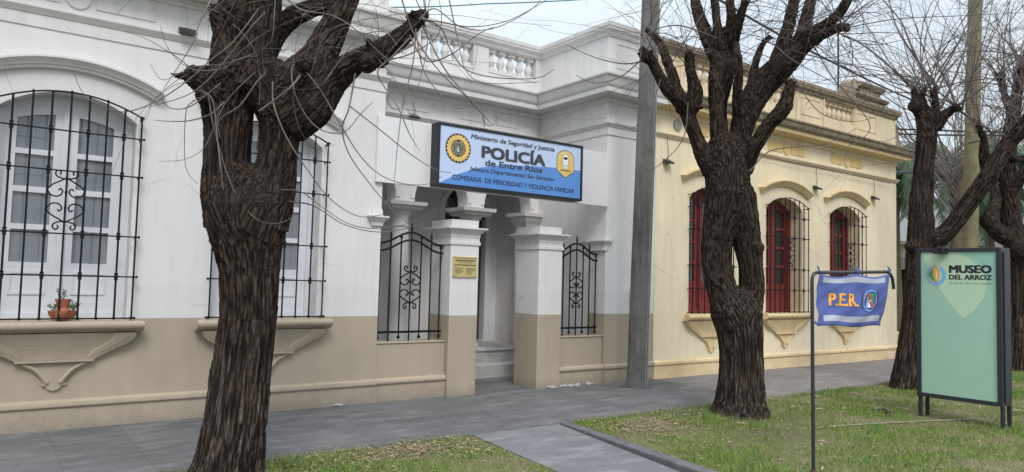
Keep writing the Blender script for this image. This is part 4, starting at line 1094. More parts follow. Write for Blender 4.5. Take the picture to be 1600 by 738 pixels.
def traced(mb, pts, depth, r0, rng, dd=.0):
    P = [at(x, y, depth + dd*i/len(pts) + rng.uniform(-.04,.04)) for i, (x, y) in enumerate(pts)]
    q = catmull([tuple(p) for p in P], 6); mb.tube(q, [r0*(1-.7*i/len(q)) for i in range(len(q))], 5)

# --- the big tree in the foreground
rng = random.Random(21); D = 5.85
b1 = at(345, 770, D); t1 = thing('bare_tree', (b1.x, b1.y, 0), 'thick forked pollarded tree in the left foreground before the white wall', 'tree', 'bare pollarded trees along the pavement')
ch = [
 [(340,800,66),(347,765,60),(355,738,55),(366,673,48),(377,581,44.5),(388,495,42),(390,429,44.5),(388,392,50),(386,355,60),(386,318,66)],
 [(366,345,46),(356,300,40),(355,250,34.5),(356,200,36),(357,160,41),(366,120,43)],
 [(406,345,46),(424,300,36),(433,250,29.5),(437,205,31),(440,175,37),(418,130,43)],
 [(366,140,42),(364,90,34),(366,50,30),(374,10,29),(380,-60,27,.1)],
 [(395,140,42),(404,95,26),(412,50,23),(417,0,22),(425,-70,20,-.1)],
 [(352,160,26),(330,140,20,-.1),(308,124,16,-.15)],
 [(352,50,20),(342,30,15,-.05),(338,16,10,-.05)],
 [(430,175,40),(468,132,40),(495,95,29,.1),(511,65,23.5,.15),(536,10,19.5,.2),(560,-60,18,.3)],
 [(406,100,22),(428,60,16,.15),(456,28,15,.2),(494,12,13,.2),(530,2,13,.2)],
 [(450,190,38),(485,165,36),(520,125,24),(555,98,18,-.05),(590,82,17,-.1),(625,60,14,-.1),(645,40,12,-.1),(660,24,10,-.1)],
]
ch1 = [px_chain(c, D) for c in ch] + ragged([(303,122,17,-.15),(658,27,13,-.1),(338,18,11,-.05),(590,85,17,-.1)], D, rng)
kn = [(at(x,y,D+d), r*D/FPX) for x,y,r,d in ((304,120,17,-.15),(590,88,19,-.1),(575,100,15,-.15),(655,28,13,-.1),(475,100,14,-.3),(320,150,14,-.2))]
trunk_mesh('trunk', ch1, .009, .0105, t1, 38, kn)
mb = MB()
TR = [
 [(470,98),(456,108),(462,150),(485,190),(512,207),(540,205),(562,180),(582,160)],
 [(468,100),(500,140),(528,188),(560,240),(592,272),(630,287),(668,288),(690,276)],
 [(440,297),(470,300),(505,325),(545,350),(590,357),(650,345),(700,310)],
 [(452,315),(490,322),(540,352),(600,363),(660,350)],
 [(426,128),(428,165),(448,215),(478,262),(515,310),(560,338),(600,335)],
 [(402,88),(375,92),(345,108),(300,108),(265,80),(250,40)],
 [(415,20),(395,40),(360,85),(325,125),(290,150),(230,168)],
 [(398,84),(350,100),(300,105),(255,125),(235,100)],
 [(404,14),(365,65),(325,98),(296,124),(254,153),(211,172),(178,174),(144,159),(125,138),(115,111)],
 [(312,142),(325,150),(332,190),(345,240),(358,280),(375,315),(405,345),(440,348),(470,330)],
 [(345,160),(332,205),(315,235),(285,250),(248,252)],
 [(318,145),(333,160),(341,230),(349,297)],
 [(322,150),(300,160),(290,180),(290,260),(310,288)],
 [(345,130),(300,165),(270,170),(255,158),(250,140)],
 [(350,160),(330,178),(300,188),(270,190),(242,188)],
 [(400,112),(370,140),(350,165),(340,190),(344,215)],
 [(415,115),(400,130),(375,165),(345,185),(338,210)],
 [(470,118),(450,140),(410,170),(404,173)],
 [(660,28),(690,45),(705,80),(730,110),(780,122),(840,122),(866,108)],
 [(655,30),(680,14),(720,42),(770,45),(830,15),(850,-10)],
 [(660,30),(690,35),(740,42),(800,30),(870,-10)],
 [(650,45),(645,100),(630,160),(622,220),(616,285)],
 [(640,55),(665,95),(705,85),(745,55),(772,42)],
 [(660,40),(690,100),(720,140),(755,180),(770,196)],
 [(650,50),(662,110),(690,150),(715,170),(740,160)],
 [(640,60),(612,90),(590,115),(620,165),(640,210),(655,235)],
 [(555,115),(545,170),(535,200),(545,240),(580,290),(615,330),(640,350)],
 [(545,165),(590,200),(640,240),(680,265),(705,270)],
 [(600,95),(640,85),(680,60),(690,30),(684,-10)],
 [(620,70),(600,50),(560,60),(520,110),(500,135),(470,140),(430,135)],
 [(440,-10),(470,15),(520,25),(560,50),(610,95),(670,105)],
 [(625,-10),(650,60),(690,115),(740,160),(790,190)],
 [(700,-10),(715,60),(728,110),(760,130),(845,128)],
 [(660,25),(668,60),(660,110),(640,150),(590,90)],
 [(430,0),(425,60),(410,80),(415,120)],
 [(330,0),(310,40),(300,70),(255,140)],
]
for p in TR: traced(mb, p, D-.3, rng.uniform(.0042,.0085), rng, rng.uniform(-.5,.15))
starts = [(660,24,-.1),(308,122,-.2),(545,-30,.3),(380,-40,.1),(425,-50,0),(590,85,-.2),(470,98,-.3),(342,25,-.1),(520,10,.2)]
for k in range(48):
    x, y, dd = rng.choice(starts); p = at(x+rng.uniform(-10,10), y+rng.uniform(-10,10), D+dd)
    d = Vector((rng.uniform(-1,1), rng.uniform(-1,.6), rng.uniform(-.3,1))); twig(mb, p, d, rng.uniform(.4,1.2), rng.uniform(.0022,.005), rng, .7, -.8, 1, 9, .22)
autosmooth(mb.build('crown', M['twig_pale'], t1), 80)

# --- second tree
rng = random.Random(5); D = 9.1
b2_ = at(1155, 655, D); t2_ = thing('bare_tree', (7.72, 5.70, 0), 'dark tree with looped double trunk before the cream building', 'tree', 'bare pollarded trees along the pavement')
ch = [
 [(1156,668,54),(1156,650,46),(1157,625,38.5),(1158,590,34),(1158,550,33),(1155,510,36),(1150,485,40)],
 [(1148,495,33),(1128,452,23),(1120,415,22.5),(1121,375,24),(1132,335,32),(1140,300,36)],
 [(1160,495,30),(1174,452,19),(1173,415,18.5),(1167,378,21),(1157,342,28),(1148,310,33)],
 [(1141,330,33),(1137,290,34),(1135,255,33),(1135,236,31)],
 [(1115,264,20),(1100,243,13.5),(1088,216,10.5),(1078,190,10.5),(1071,170,12),(1058,155,10.5,-.15),(1044,142,9.5,-.25),(1030,118,8.5,-.3),(1018,96,8.5,-.35),(1006,86,8,-.4)],
 [(1068,172,12),(1058,140,8.5,.1),(1044,100,7.5,.2),(1030,65,6.5,.3),(1012,48,4.5,.35)],
 [(1078,170,14),(1086,145,12),(1080,115,8),(1076,85,6.5)],
 [(1129,255,18),(1124,215,13),(1122,165,13.5),(1127,120,19),(1132,85,20,.1),(1132,60,17,.1)],
 [(1127,100,15),(1110,70,11,.1),(1098,40,9.5,.2),(1088,10,8,.3),(1080,-40,7,.4)],
 [(1124,70,9),(1120,35,6.5),(1116,0,6),(1110,-40,5)],
 [(1138,70,10),(1142,30,7,-.1),(1140,0,6.5,-.1),(1138,-40,5,-.1)],
 [(1142,80,10),(1152,45,7,-.2),(1160,15,6,-.3),(1172,-15,5.5,-.4)],
 [(1150,255,19),(1156,212,16.5),(1169,172,19),(1190,135,21.5),(1221,104,20,-.1),(1246,82,14,-.2),(1262,58,11.5,-.3),(1290,40,9,-.5),(1312,20,7.5,-.6),(1335,-20,6.5,-.7)],
 [(1208,118,15),(1222,75,11),(1232,40,9,.1),(1240,0,8.5,.1),(1246,-50,7,.1)],
 [(1225,105,13),(1252,55,10,.2),(1262,20,9,.3),(1275,-30,7,.4)],
 [(1252,80,9),(1280,58,7.5,-.5),(1310,44,7,-.7),(1322,44,5.5,-.8)],
 [(1156,200,11),(1152,150,8,-.2),(1154,110,7,-.3),(1150,70,5,-.3)],
 [(1170,150,8),(1178,110,5.5,.2),(1190,72,4.5,.3),(1202,58,3.5,.3)],
 [(1160,265,16),(1180,228,11.5,-.2),(1202,194,11,-.3),(1222,172,11.5,-.4),(1232,146,9,-.4),(1235,128,5,-.4)],
]
ch2 = [px_chain(c, D) for c in ch] + ragged([(1008,88,9,-.4),(1076,88,7,0),(1130,62,14,.1),(1234,132,7,-.4),(1202,60,5,.3),(1078,168,13,0)], D, rng)
kn = [(at(x,y,D+d), r*D/FPX) for x,y,r,d in ((1010,90,9,-.4),(1076,172,14,0),(1128,75,20,.05),(1182,388,12,-.1),(1322,44,7,-.8),(1227,165,12,-.4))]
trunk_mesh('trunk', ch2, .0122, .0115, t2_, 34, kn)
mb = MB()
tips = [(1080,-30,.4),(1116,0,0),(1138,-30,-.1),(1172,-15,-.4),(1335,-20,-.7),(1240,0,.1),(1275,-30,.4),(1322,44,-.8),(1006,86,-.4),(1012,48,.35),(1076,88,0),(1290,40,-.5),(1312,20,-.6),(1232,40,.1),(1202,58,.3),(1132,60,.1),(1098,40,.2),(1244,88,-.2),(1262,58,-.3)]
for k in range(210):
    x, y, dd = rng.choice(tips); p = at(x+rng.uniform(-8,8), y+rng.uniform(-8,25), D+dd)
    right = x > 1200
    d = Vector((rng.uniform(-.5,1.0) if right else rng.uniform(-1,.7), rng.uniform(-.9,.7), rng.uniform(-.15,1)))
    twig(mb, p, d, rng.uniform(.6,2.0), rng.uniform(.003,.0075), rng, .6, -.5, 2 if rng.random() < .45 else 1, 9, .32)
T2 = [[(1322,44),(1400,30),(1500,25),(1600,20)],[(1240,80),(1300,90),(1380,60),(1470,20)],[(1262,60),(1330,110),(1420,125),(1500,100)],[(1290,42),(1360,70),(1440,60),(1560,78)],[(1236,115),(1280,175),(1340,190),(1395,170)],[(1262,55),(1300,120),(1360,200),(1300,240)],
 [(1172,268),(1200,238),(1240,230),(1290,225),(1340,200)],[(1020,90),(980,100),(930,90),(885,70)],[(1008,88),(970,120),(930,130),(900,118)],[(1036,110),(1020,160),(990,200),(960,190)],[(1075,160),(1066,220),(1020,265),(1000,258)],
 [(1212,72),(1240,95),(1300,128),(1370,168)],[(1120,60),(1060,40),(1010,55),(1000,100)],[(1100,20),(1060,80),(1040,130),(1050,180)]]
for p in T2: traced(mb, p, D-.3, rng.uniform(.006,.011), rng, rng.uniform(-.8,.4))
mb.build('crown', M['twig_brown'], t2_)

# --- third tree, behind the museum sign
rng = random.Random(8); D = 11.9
b3 = at(1418, 612, D); t3 = thing('bare_tree', (12.0, 5.75, 0), 'dark knobbly tree with long right arm behind the museum sign', 'tree', 'bare pollarded trees along the pavement')
ch = [
 [(1416,630,37),(1418,605,32),(1424,560,27.5),(1431,500,25),(1434,440,24),(1438,390,24),(1439,350,23),(1439,320,21),(1442,280,18),(1445,250,17),(1448,215,18),(1452,185,16)],
 [(1448,215,15),(1440,185,11),(1432,165,9),(1428,142,6)],
 [(1462,200,13),(1474,182,10),(1486,172,8),(1496,167,5)],
 [(1460,185,10),(1462,160,7),(1458,145,6),(1463,135,4)],
 [(1452,190,10),(1446,165,6),(1440,150,5),(1444,140,5)],
 [(1446,385,20),(1468,372,17,-.1),(1492,348,16,-.2),(1520,310,16,-.3),(1545,275,17,-.4),(1562,245,15,-.4),(1578,222,14,-.4),(1598,200,14,-.5),(1625,160,13,-.6),(1650,100,11,-.7)],
 [(1545,275,13),(1538,240,9),(1536,215,6),(1528,195,5)],
 [(1570,240,10),(1590,250,7),(1615,240,5)],
]
trunk_mesh('trunk', [px_chain([(q[0],q[1],q[2]*.80)+tuple(q[3:]) for q in c], D) for c in ch], .016, .015, t3, 24, [(at(x,y,D-.1), r*D/FPX) for x,y,r in ((1430,165,11),(1494,168,7),(1560,250,13),(1462,372,15),(1440,440,16),(1425,385,10))])
mb = MB()
tips = [(1428,142,0),(1496,167,0),(1463,135,0),(1444,140,0),(1460,170,0),(1600,195,-.5),(1625,160,-.6),(1650,100,-.7),(1530,200,0),(1578,215,-.4)]
for k in range(95):
    x, y, dd = rng.choice(tips); p = at(x+rng.uniform(-6,6), y+rng.uniform(-4,10), D+dd)
    d = Vector((rng.gauss(-.1,.55), rng.gauss(0,.55), rng.uniform(.2,1.3)))
    twig(mb, p, d, rng.uniform(.8,3.4), rng.uniform(.005,.014), rng, .75, rng.uniform(-.5,.5), 2 if rng.random() < .6 else 1, 10, .42)
for p in ([(1463,135),(1430,90),(1400,40),(1385,-20)],[(1460,150),(1425,75),(1405,30),(1360,-20)],[(1470,170),(1500,100),(1520,30),(1528,-20)],[(1428,142),(1380,95),(1330,60),(1270,40)],[(1490,168),(1550,210),(1500,230),(1470,270)]): traced(mb, p, D, .022, rng, .3)
mb.build('crown', M['twig_grey'], t3)

# --- fourth tree, by the right edge
rng = random.Random(13); D = 15.1
t4 = thing('bare_tree', (17.2, 6.05, 0), 'farthest dark bare tree by the right edge beyond the museum sign', 'tree', 'bare pollarded trees along the pavement')
ch = [
 [(1586,592,22),(1588,575,18),(1591,520,16),(1592,450,16.5),(1590,400,18),(1582,360,19),(1577,320,14),(1575,280,13),(1577,230,12),(1583,180,11),(1590,140,9),(1594,100,7)],
 [(1580,375,16),(1558,362,15,-.2),(1548,340,13,-.2),(1556,312,9,-.1),(1552,285,7,.1),(1556,262,5,.2)],
 [(1580,300,10),(1600,270,9,-.2),(1625,250,8,-.2)],
 [(1583,180,8),(1570,150,6),(1562,120,5)],
]
trunk_mesh('trunk', [px_chain([(q[0],q[1],q[2]*.85)+tuple(q[3:]) for q in c], D) for c in ch], .02, .018, t4, 22, [(at(x,y,D-.1), r*D/FPX) for x,y,r in ((1545,345,14),(1590,390,20),(1562,120,7))])
mb = MB()
tips = [(1594,100,0),(1562,120,0),(1625,250,-.2),(1556,262,.2),(1583,170,0),(1590,140,0)]
for k in range(80):
    x, y, dd = rng.choice(tips); p = at(x+rng.uniform(-5,5), y+rng.uniform(-4,8), D+dd)
    d = Vector((rng.gauss(-.1,.55), rng.gauss(0,.55), rng.uniform(.2,1.3)))
    twig(mb, p, d, rng.uniform(.8,3.4), rng.uniform(.006,.016), rng, .75, rng.uniform(-.5,.5), 2 if rng.random() < .6 else 1, 10, .42)
mb.build('crown', M['twig_grey'], t4)
# --- fifth tree across the side street, only its upper twigs show
rng = random.Random(17); D = 24
bb = at(1490, 500, D); t5 = thing('bare_tree', (bb.x, bb.y, -.05), 'thin pale bare tree across the side street behind the wooden pole', 'tree', 'bare pollarded trees along the pavement')
mb = MB(); tp_ = at(1500, 250, D); mb.tube([(bb.x,bb.y,-.1), bb.lerp(tp_,.5), tp_], [.13,.11,.09], 10); mb.build('trunk', M['palm_bark'], t5)
mb = MB()
for k in range(60):
    p = bb.lerp(tp_, rng.uniform(.6,1)); d = Vector((rng.uniform(-1,1), rng.uniform(-1,1), rng.uniform(.6,1.5)))
    twig(mb, p, d, rng.uniform(2.5,7), rng.uniform(.014,.035), rng, .4, .2, 2, 9, .45)
mb.build('crown', M['twig_grey'], t5)

# ------------------------------------------------------------------ palms
def palm(px, py, depth, label, seed, size=2.6):
    rng = random.Random(seed); c = at(px, py, depth)
    t = thing('palm_tree', (c.x, c.y, -.05), label, 'palm', 'feathery palms across the side street')
    mb = MB(); mb.tube([(c.x+.15,c.y,-.1),(c.x+.05,c.y,c.z*.5),(c.x,c.y,c.z)], [.26,.2,.17], 12)
    for k in range(26):
        a = rng.uniform(0,6.28); z = c.z-rng.uniform(0,1.3); mb.tube([(c.x+.15*math.cos(a),c.y+.15*math.sin(a),z-.25),(c.x+.36*math.cos(a),c.y+.36*math.sin(a),z+.2)], [.06,.02], 5)
    mb.build('trunk', M['palm_bark'], t)
    mb = MB()
    for k in range(34):
        a = rng.uniform(0,6.28); el = rng.uniform(-.25,1.2); d = Vector((math.cos(a)*math.cos(el), math.sin(a)*math.cos(el), math.sin(el))); p = c.copy(); pts = [p.copy()]; L = size*rng.uniform(.8,1.1); n = 12
        for i in range(n):
            d = (d+Vector((0,0,-.20))).normalized(); p = p+d*L/n; pts.append(p.copy())
        mb.tube(pts, [.022*(1-.8*i/n) for i in range(n+1)], 4, cap=False)
        for i in range(2, n*4):
            f = i/(n*4); j = min(n-1, int(f*n)); q = pts[j].lerp(pts[j+1], f*n-j); tn = (pts[j+1]-pts[j]).normalized(); sd = tn.cross(Vector((0,0,1)))
            if sd.length < .05: continue
            sd.normalize()
            for s in (-1, 1):
                l = .8*(1-.5*f)*rng.uniform(.7,1.1); e = q+(sd*s*.55+tn*.35+Vector((0,0,-.75+rng.uniform(-.2,.3)))).normalized()*l; w = tn*.022
                mid = q.lerp(e,.5)+Vector((0,0,.06*l))
                mb.add([q-w, q+w, mid+w, mid-w, e], [(0,1,2,3),(3,2,4)])
    mb.build('crown', M['palm_leaf'], t)
palm(1396, 270, 27, 'drooping palm half hidden behind the cream building corner', 2, 2.7)
palm(1492, 255, 27, 'tall drooping palm behind the wooden pole, brown frond stubs on its trunk', 3, 3.3)
palm(1585, 250, 30, 'drooping palm at the right edge behind the farthest tree', 4, 3.6)
palm(1545, 300, 33, 'lower drooping palm between the wooden pole and the farthest tree', 6, 3.2)

# ------------------------------------------------------------------ houses across the side street
ha = thing('house', (42, 24, 0), 'low cream house with grey sheet roof and dark carport across the street', 'house')
mb = MB(); mb.plate([rect(17.5,32,-.05,4.3), rect(18.6,23.0,.0,2.75)[::-1]], (42,0,0), (0,1,0), (0,0,1), (.3,0,0)); mb.box(42.301,50,17.5,17.8,-.05,4.3); mb.build('wall', M['far_cream'], ha)
mb = MB(); mb.box(44.5,44.7,17.9,32,-.05,2.9); mb.build('carport', M['far_dark'], ha)  # near-black back sheet: the shade inside the carport put into its colour
mb = MB(); mb.add([(41.4,17.0,4.3),(41.4,32.5,4.3),(47,32.5,7.2),(47,17.0,7.2),(41.4,17.0,4.1),(41.4,32.5,4.1),(52,32.5,4.1),(52,17.0,4.1)], [(0,1,2,3),(4,7,6,5),(0,4,5,1),(3,2,6,7),(0,3,7,4),(1,5,6,2)]); mb.build('roof', M['far_grey'], ha)
mb = MB(); mb.box(41.9,42.0,17.5,32,2.9,3.4); mb.build('beam', M['far_grey'], ha)
hb = thing('house', (47, 12, 0), 'cream house with dark latticed window at the far right across the street', 'house')
mb = MB(); mb.plate([rect(6,17,-.05,3.4), rect(14.6,16.3,1.0,2.7)[::-1]], (47,0,0), (0,1,0), (0,0,1), (.3,0,0)); mb.box(47.301,55,6,6.3,-.05,3.4); mb.build('wall', simple('far_white_wall', (.62,.58,.50), .85), hb)
mb = MB(); mb.box(47.12,47.16,14.6,16.3,1.0,2.7); w = mb.build('window', M['far_dark'], hb)
mb = MB()
for k in range(6): mb.box(47.05,47.09,14.6+k*.33,14.64+k*.33,1.0,2.7)
for k in range(4): mb.box(47.05,47.09,14.6,16.3,1.0+k*.55,1.04+k*.55)
mb.build('lattice', M['white_paint'], w)
mb = MB(); mb.add([(46.2,5.5,3.3),(46.2,17.3,3.3),(51,17.3,5.6),(51,5.5,5.6),(56,17.3,3.3),(56,5.5,3.3)], [(0,1,2,3),(3,2,4,5),(0,3,5),(1,4,2),(0,5,4,1)]); mb.build('roof', simple('brown_roof', (.12,.085,.07), .85), hb)
# ------------------------------------------------------------------ grass and dry leaves
def path_side(x, y):
    t = np.clip((6.36-y)/4.76, 0, 1); return 4.18-.48*t-.04, 5.47-.64*t+.02
def blades(name, n, x0, x1, y0, y1, seed, hmin, hmax):
    r = np.random.default_rng(seed)
    x = r.uniform(x0, x1, n); y = r.uniform(y0, y1, n); l, rr_ = path_side(x, y)
    keep = ~((x > l) & (x < rr_))
    g_ = np.array([noise.noise(Vector((a*1.0, b*1.0, 0)))+.55*noise.noise(Vector((a*3.1, b*3.1, 5)))+.3*noise.noise(Vector((a*9, b*9, 9))) for a, b in zip(x, y)])
    # sparse where the soil shows: near the pavement corner and under the trees
    bare = np.exp(-((x-6.3)**2/.9+(y-5.75)**2/.10)) + .8*np.exp(-((x-3.2)**2/.5+(y-6.0)**2/.06)) + .5*np.exp(-((x-8.6)**2/.5+(y-4.6)**2/.08))
    lush = .8*np.exp(-((x-7.0)**2/.25+(y-5.75)**2/.06)) + .7*np.exp(-((x-8.5)**2/.7+(y-5.6)**2/.10)) + .8*np.exp(-((x-2.35)**2/.15+(y-6.05)**2/.08))
    keep &= r.uniform(0,1,n) < np.clip(.46+g_*1.05-bare*.7+lush*.6, .04, 1)
    x, y, g_, lush = x[keep], y[keep], g_[keep], lush[keep]; m = len(x)
    h = r.uniform(hmin, hmax, m)*(1+.35*g_+1.1*lush)*(1 + 1.2*(r.uniform(0,1,m) > .985)); a = r.uniform(0, 2*PI, m); w = r.uniform(.0022, .0042, m); ln = r.uniform(.2, 1.1, m)*h
    b = r.uniform(0, 2*PI, m)
    v = np.zeros((m, 3, 3)); z0 = -.014
    v[:,0] = np.stack([x-np.cos(a)*w, y-np.sin(a)*w, np.full(m, z0)], 1); v[:,1] = np.stack([x+np.cos(a)*w, y+np.sin(a)*w, np.full(m, z0)], 1); v[:,2] = np.stack([x+np.cos(b)*ln, y+np.sin(b)*ln, z0+h], 1)
    me = bpy.data.meshes.new(name); me.vertices.add(m*3); me.vertices.foreach_set('co', v.ravel()); me.loops.add(m*3); me.loops.foreach_set('vertex_index', np.arange(m*3, dtype=np.int32))
    me.polygons.add(m); me.polygons.foreach_set('loop_start', np.arange(0, m*3, 3, dtype=np.int32)); me.polygons.foreach_set('loop_total', np.full(m, 3, dtype=np.int32)); me.update()
    dry = r.uniform(0,1,m) < np.clip(.22-.5*g_, .04, .7); c = np.empty((m,4)); k = r.uniform(.65,1.35,m)
    c[:,0] = np.where(dry, .32, .14)*k; c[:,1] = np.where(dry, .275, .235)*k; c[:,2] = np.where(dry, .15, .045)*k; c[:,3] = 1
    at_ = me.attributes.new('tint', 'FLOAT_COLOR', 'POINT'); at_.data.foreach_set('color', np.repeat(c, 3, axis=0).ravel())
    me.materials.append(M['grass']); o = bpy.data.objects.new(name, me); COL.objects.link(o); return o
stuff(blades('grass', 330000, -2, 19, 2.2, 6.40, 1, .022, .055), 'short patchy green lawn grass between pavement and street', 'grass')
def litter():
    r = np.random.default_rng(5); n = 5200
    x = np.concatenate([r.uniform(0, 15, n//2), r.normal(6.3, .8, n//4), r.normal(3.2, .7, n//4)]); y = np.concatenate([r.uniform(2.6, 6.4, n//2), r.normal(5.8, .28, n//4), r.normal(6.02, .2, n//4)])
    l, rr_ = path_side(x, y); k = (y < 6.5) & ~((x > l-.05) & (x < rr_) & (r.uniform(0,1,n) > .03)); x, y = x[k], y[k]; m = len(x)
    a = r.uniform(0, 2*PI, m); L = r.uniform(.008, .028, m); W = L*r.uniform(.25,.6,m); t = r.normal(0,.35,(m,2)); z = np.where(y > 6.37, .004, .006)+r.uniform(0,.012,m)
    ca, sa = np.cos(a), np.sin(a); v = np.zeros((m,4,3))
    for i, (p, q) in enumerate(((-1,0),(0,-1),(1,0),(0,1))):
        dx, dy = p*L, q*W; v[:,i] = np.stack([x+dx*ca-dy*sa, y+dx*sa+dy*ca, z+np.abs(dx*t[:,0])+np.abs(dy*t[:,1])], 1)
    me = bpy.data.meshes.new('leaf_litter'); me.vertices.add(m*4); me.vertices.foreach_set('co', v.ravel()); me.loops.add(m*4); me.loops.foreach_set('vertex_index', np.arange(m*4, dtype=np.int32))
    me.polygons.add(m); me.polygons.foreach_set('loop_start', np.arange(0, m*4, 4, dtype=np.int32)); me.polygons.foreach_set('loop_total', np.full(m, 4, dtype=np.int32)); me.update()
    kk = r.uniform(.5,1.5,m); c = np.stack([.30*kk,.215*kk,.14*kk,np.ones(m)],1)
    at_ = me.attributes.new('tint', 'FLOAT_COLOR', 'POINT'); at_.data.foreach_set('color', np.repeat(c, 4, axis=0).ravel())
    me.materials.append(M['litter']); o = bpy.data.objects.new('leaf_litter', me); COL.objects.link(o); return o
stuff(litter(), 'dry brown leaf litter scattered over the lawn', 'leaves')
# tufts growing in the crack between the two pavements and along the lawn edge
mb = MB(); rr = random.Random(2)
for k in range(420):
    if k < 120: x, y = 9.177+rr.uniform(-.02,.02), rr.uniform(6.4,8.45)
    elif k < 200: x, y = rr.uniform(4.2,5.4), 6.365+rr.uniform(-.01,.01)
    elif k < 330: x, y = rr.gauss(7.15,.18), rr.gauss(6.02,.10)
    else: x, y = rr.gauss(2.16,.05), rr.gauss(6.05,.12)
    h = rr.uniform(.01,.035) if k < 200 else rr.uniform(.06,.20); a = rr.uniform(0,6.28); w = .003; b = rr.uniform(0,6.28)
    mb.add([(x-w*math.cos(a),y-w*math.sin(a),-.01),(x+w*math.cos(a),y+w*math.sin(a),-.01),(x+h*.5*math.cos(b),y+h*.5*math.sin(b),h)], [(0,1,2)])
stuff(mb.build('weeds', M['plant']), 'weed tufts in pavement cracks and at tree feet', 'weeds')
mb = MB()
for k in range(2600):
    x = rr.uniform(-1, 15); e = abs(rr.gauss(0, .035))*(1+1.6*max(0, noise.noise(Vector((x*1.7, 0, 4)))))
    if 4.15 < x < 5.5: continue
    y = 6.365+e; h = rr.uniform(.008,.03); a = rr.uniform(0,6.28); b = rr.uniform(0,6.28); w = .003
    mb.add([(x-w*math.cos(a),y-w*math.sin(a),-.004),(x+w*math.cos(a),y+w*math.sin(a),-.004),(x+h*.9*math.cos(b),y+h*.9*math.sin(b),h)], [(0,1,2)])
stuff(mb.build('edge_grass', simple('edge_grass_blade', (.15,.19,.055), .8, var=.5, scale=14, bstr=0)), 'short grass creeping over the pavement edge', 'grass')
mb = MB()
for k in range(900):
    x, y = rr.uniform(-1,14), 6.37+abs(rr.gauss(0,.35)); l = rr.uniform(.004,.012); a = rr.uniform(0,6.28); mb.add([(x-l*math.cos(a),y-l*math.sin(a),.003),(x+l*.5*math.sin(a),y-l*.5*math.cos(a),.004),(x+l*math.cos(a),y+l*math.sin(a),.006),(x-l*.5*math.sin(a),y+l*.5*math.cos(a),.004)], [(0,1,2,3)])
stuff(mb.build('pavement_grit', simple('grit', (.24,.20,.15), .9, var=.5, scale=20, bstr=0)), 'grit and leaf crumbs along the pavement', 'grit')
mb = MB()
for k in range(26):
    x, y = rr.uniform(5.5,12), rr.uniform(3.6,6.2); a = rr.uniform(0,6.28); l = rr.uniform(.03,.09); mb.tube([(x,y,.015),(x+l*math.cos(a),y+l*math.sin(a),.022),(x+1.8*l*math.cos(a+.2),y+1.8*l*math.sin(a+.2),.016)], [.007,.008,.003], 5)
stuff(mb.build('wood_chips', simple('bark_chip', (.45,.36,.25), .9)), 'pale bark chips and twigs lying on the lawn', 'chips')
def fallen(pts, r, label):
    mb = MB(); mb.tube(catmull(pts, 5), r, 6); tag(mb.build('fallen_branch', M['twig_pale']), label, 'branch', 'fallen branches on the lawn')
fallen([tuple(at(1365,648,9.6).xy)+(.02,), tuple(at(1380,650,9.6).xy)+(.03,), tuple(at(1395,656,9.3).xy)+(.02,)], .02, 'short pale fallen branch on grass before the third tree')
# pale strip half buried in the lawn
mb = MB(); mb.tube([(8.0,4.72,.0),(8.6,4.55,.004),(9.3,4.36,.0),(10.2,4.05,-.002)], .011, 6); tag(mb.build('buried_hose', M['litter'] if False else simple('pale_strip', (.24,.22,.15), .9)), 'pale thin strip half buried in the grass left of museum sign', 'strip')

# ------------------------------------------------------------------ sky and light
w = bpy.data.worlds.new('World'); scene.world = w; w.use_nodes = True; nt = w.node_tree; nt.nodes.clear()
SUN_EL, SUN_AZ = math.radians(48), math.radians(205)           # azimuth measured from +Y clockwise
sky = nt.nodes.new('ShaderNodeTexSky'); sky.sky_type = 'NISHITA'; sky.sun_disc = False; sky.sun_elevation = SUN_EL; sky.sun_rotation = SUN_AZ; sky.dust_density = 2.0
bg1 = nt.nodes.new('ShaderNodeBackground'); bg1.inputs['Strength'].default_value = .12; nt.links.new(sky.outputs[0], bg1.inputs['Color'])
tc = nt.nodes.new('ShaderNodeTexCoord'); sp = nt.nodes.new('ShaderNodeSeparateXYZ'); nt.links.new(tc.outputs['Generated'], sp.inputs[0])
mr = nt.nodes.new('ShaderNodeMapRange'); mr.inputs[1].default_value = 0; mr.inputs[2].default_value = 1; mr.inputs[3].default_value = .59; mr.inputs[4].default_value = 1.9
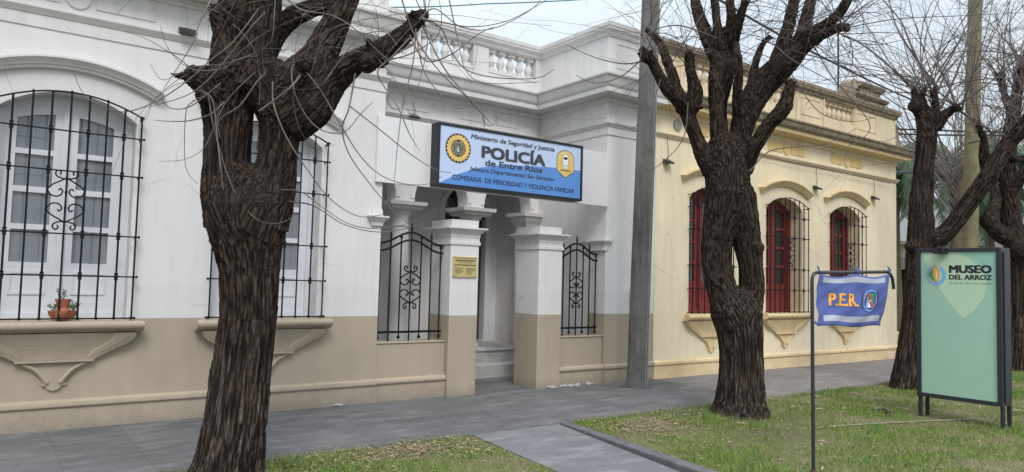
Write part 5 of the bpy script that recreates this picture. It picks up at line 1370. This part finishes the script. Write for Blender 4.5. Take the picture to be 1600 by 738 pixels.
pw = nt.nodes.new('ShaderNodeMath'); pw.operation = 'POWER'; pw.inputs[1].default_value = 2.0; pw.use_clamp = True; nt.links.new(sp.outputs[2], pw.inputs[0]); nt.links.new(pw.outputs[0], mr.inputs[0])
nz = nt.nodes.new('ShaderNodeTexNoise'); nz.inputs['Scale'].default_value = 3.2; nz.inputs['Detail'].default_value = 6; nz.inputs['Roughness'].default_value = .55
mp = nt.nodes.new('ShaderNodeMapping'); mp.inputs['Scale'].default_value = (1, 1, 2.6); nt.links.new(tc.outputs['Generated'], mp.inputs[0]); nt.links.new(mp.outputs[0], nz.inputs['Vector'])
cr = nt.nodes.new('ShaderNodeValToRGB'); cr.color_ramp.elements[0].position = .3; cr.color_ramp.elements[0].color = (.70,.70,.70,1); cr.color_ramp.elements[1].position = .62; cr.color_ramp.elements[1].color = (.96,.96,.96,1); nt.links.new(nz.outputs[0], cr.inputs[0])
bg2 = nt.nodes.new('ShaderNodeBackground'); bg2.inputs['Color'].default_value = (.86,.945,1.0,1); nt.links.new(mr.outputs[0], bg2.inputs['Strength'])
mx = nt.nodes.new('ShaderNodeMixShader'); nt.links.new(cr.outputs[0], mx.inputs[0]); nt.links.new(bg1.outputs[0], mx.inputs[1]); nt.links.new(bg2.outputs[0], mx.inputs[2])
out = nt.nodes.new('ShaderNodeOutputWorld'); nt.links.new(mx.outputs[0], out.inputs[0])
sd = bpy.data.lights.new('sun', 'SUN'); sd.energy = 1.3; sd.angle = math.radians(20); sd.color = (1, .96, .90)
so = bpy.data.objects.new('sun', sd); COL.objects.link(so)
dirv = Vector((math.sin(SUN_AZ)*math.cos(SUN_EL), math.cos(SUN_AZ)*math.cos(SUN_EL), math.sin(SUN_EL)))
so.rotation_euler = dirv.to_track_quat('Z', 'Y').to_euler(); so.location = (0, -20, 30)
vs_ = scene.view_settings; scene.display_settings.display_device = 'sRGB'; vs_.view_transform = 'Standard'; vs_.look = 'None'; vs_.exposure = .56; vs_.gamma = 1; vs_.use_curve_mapping = False
scene.cycles.max_bounces = 8; scene.cycles.diffuse_bounces = 6
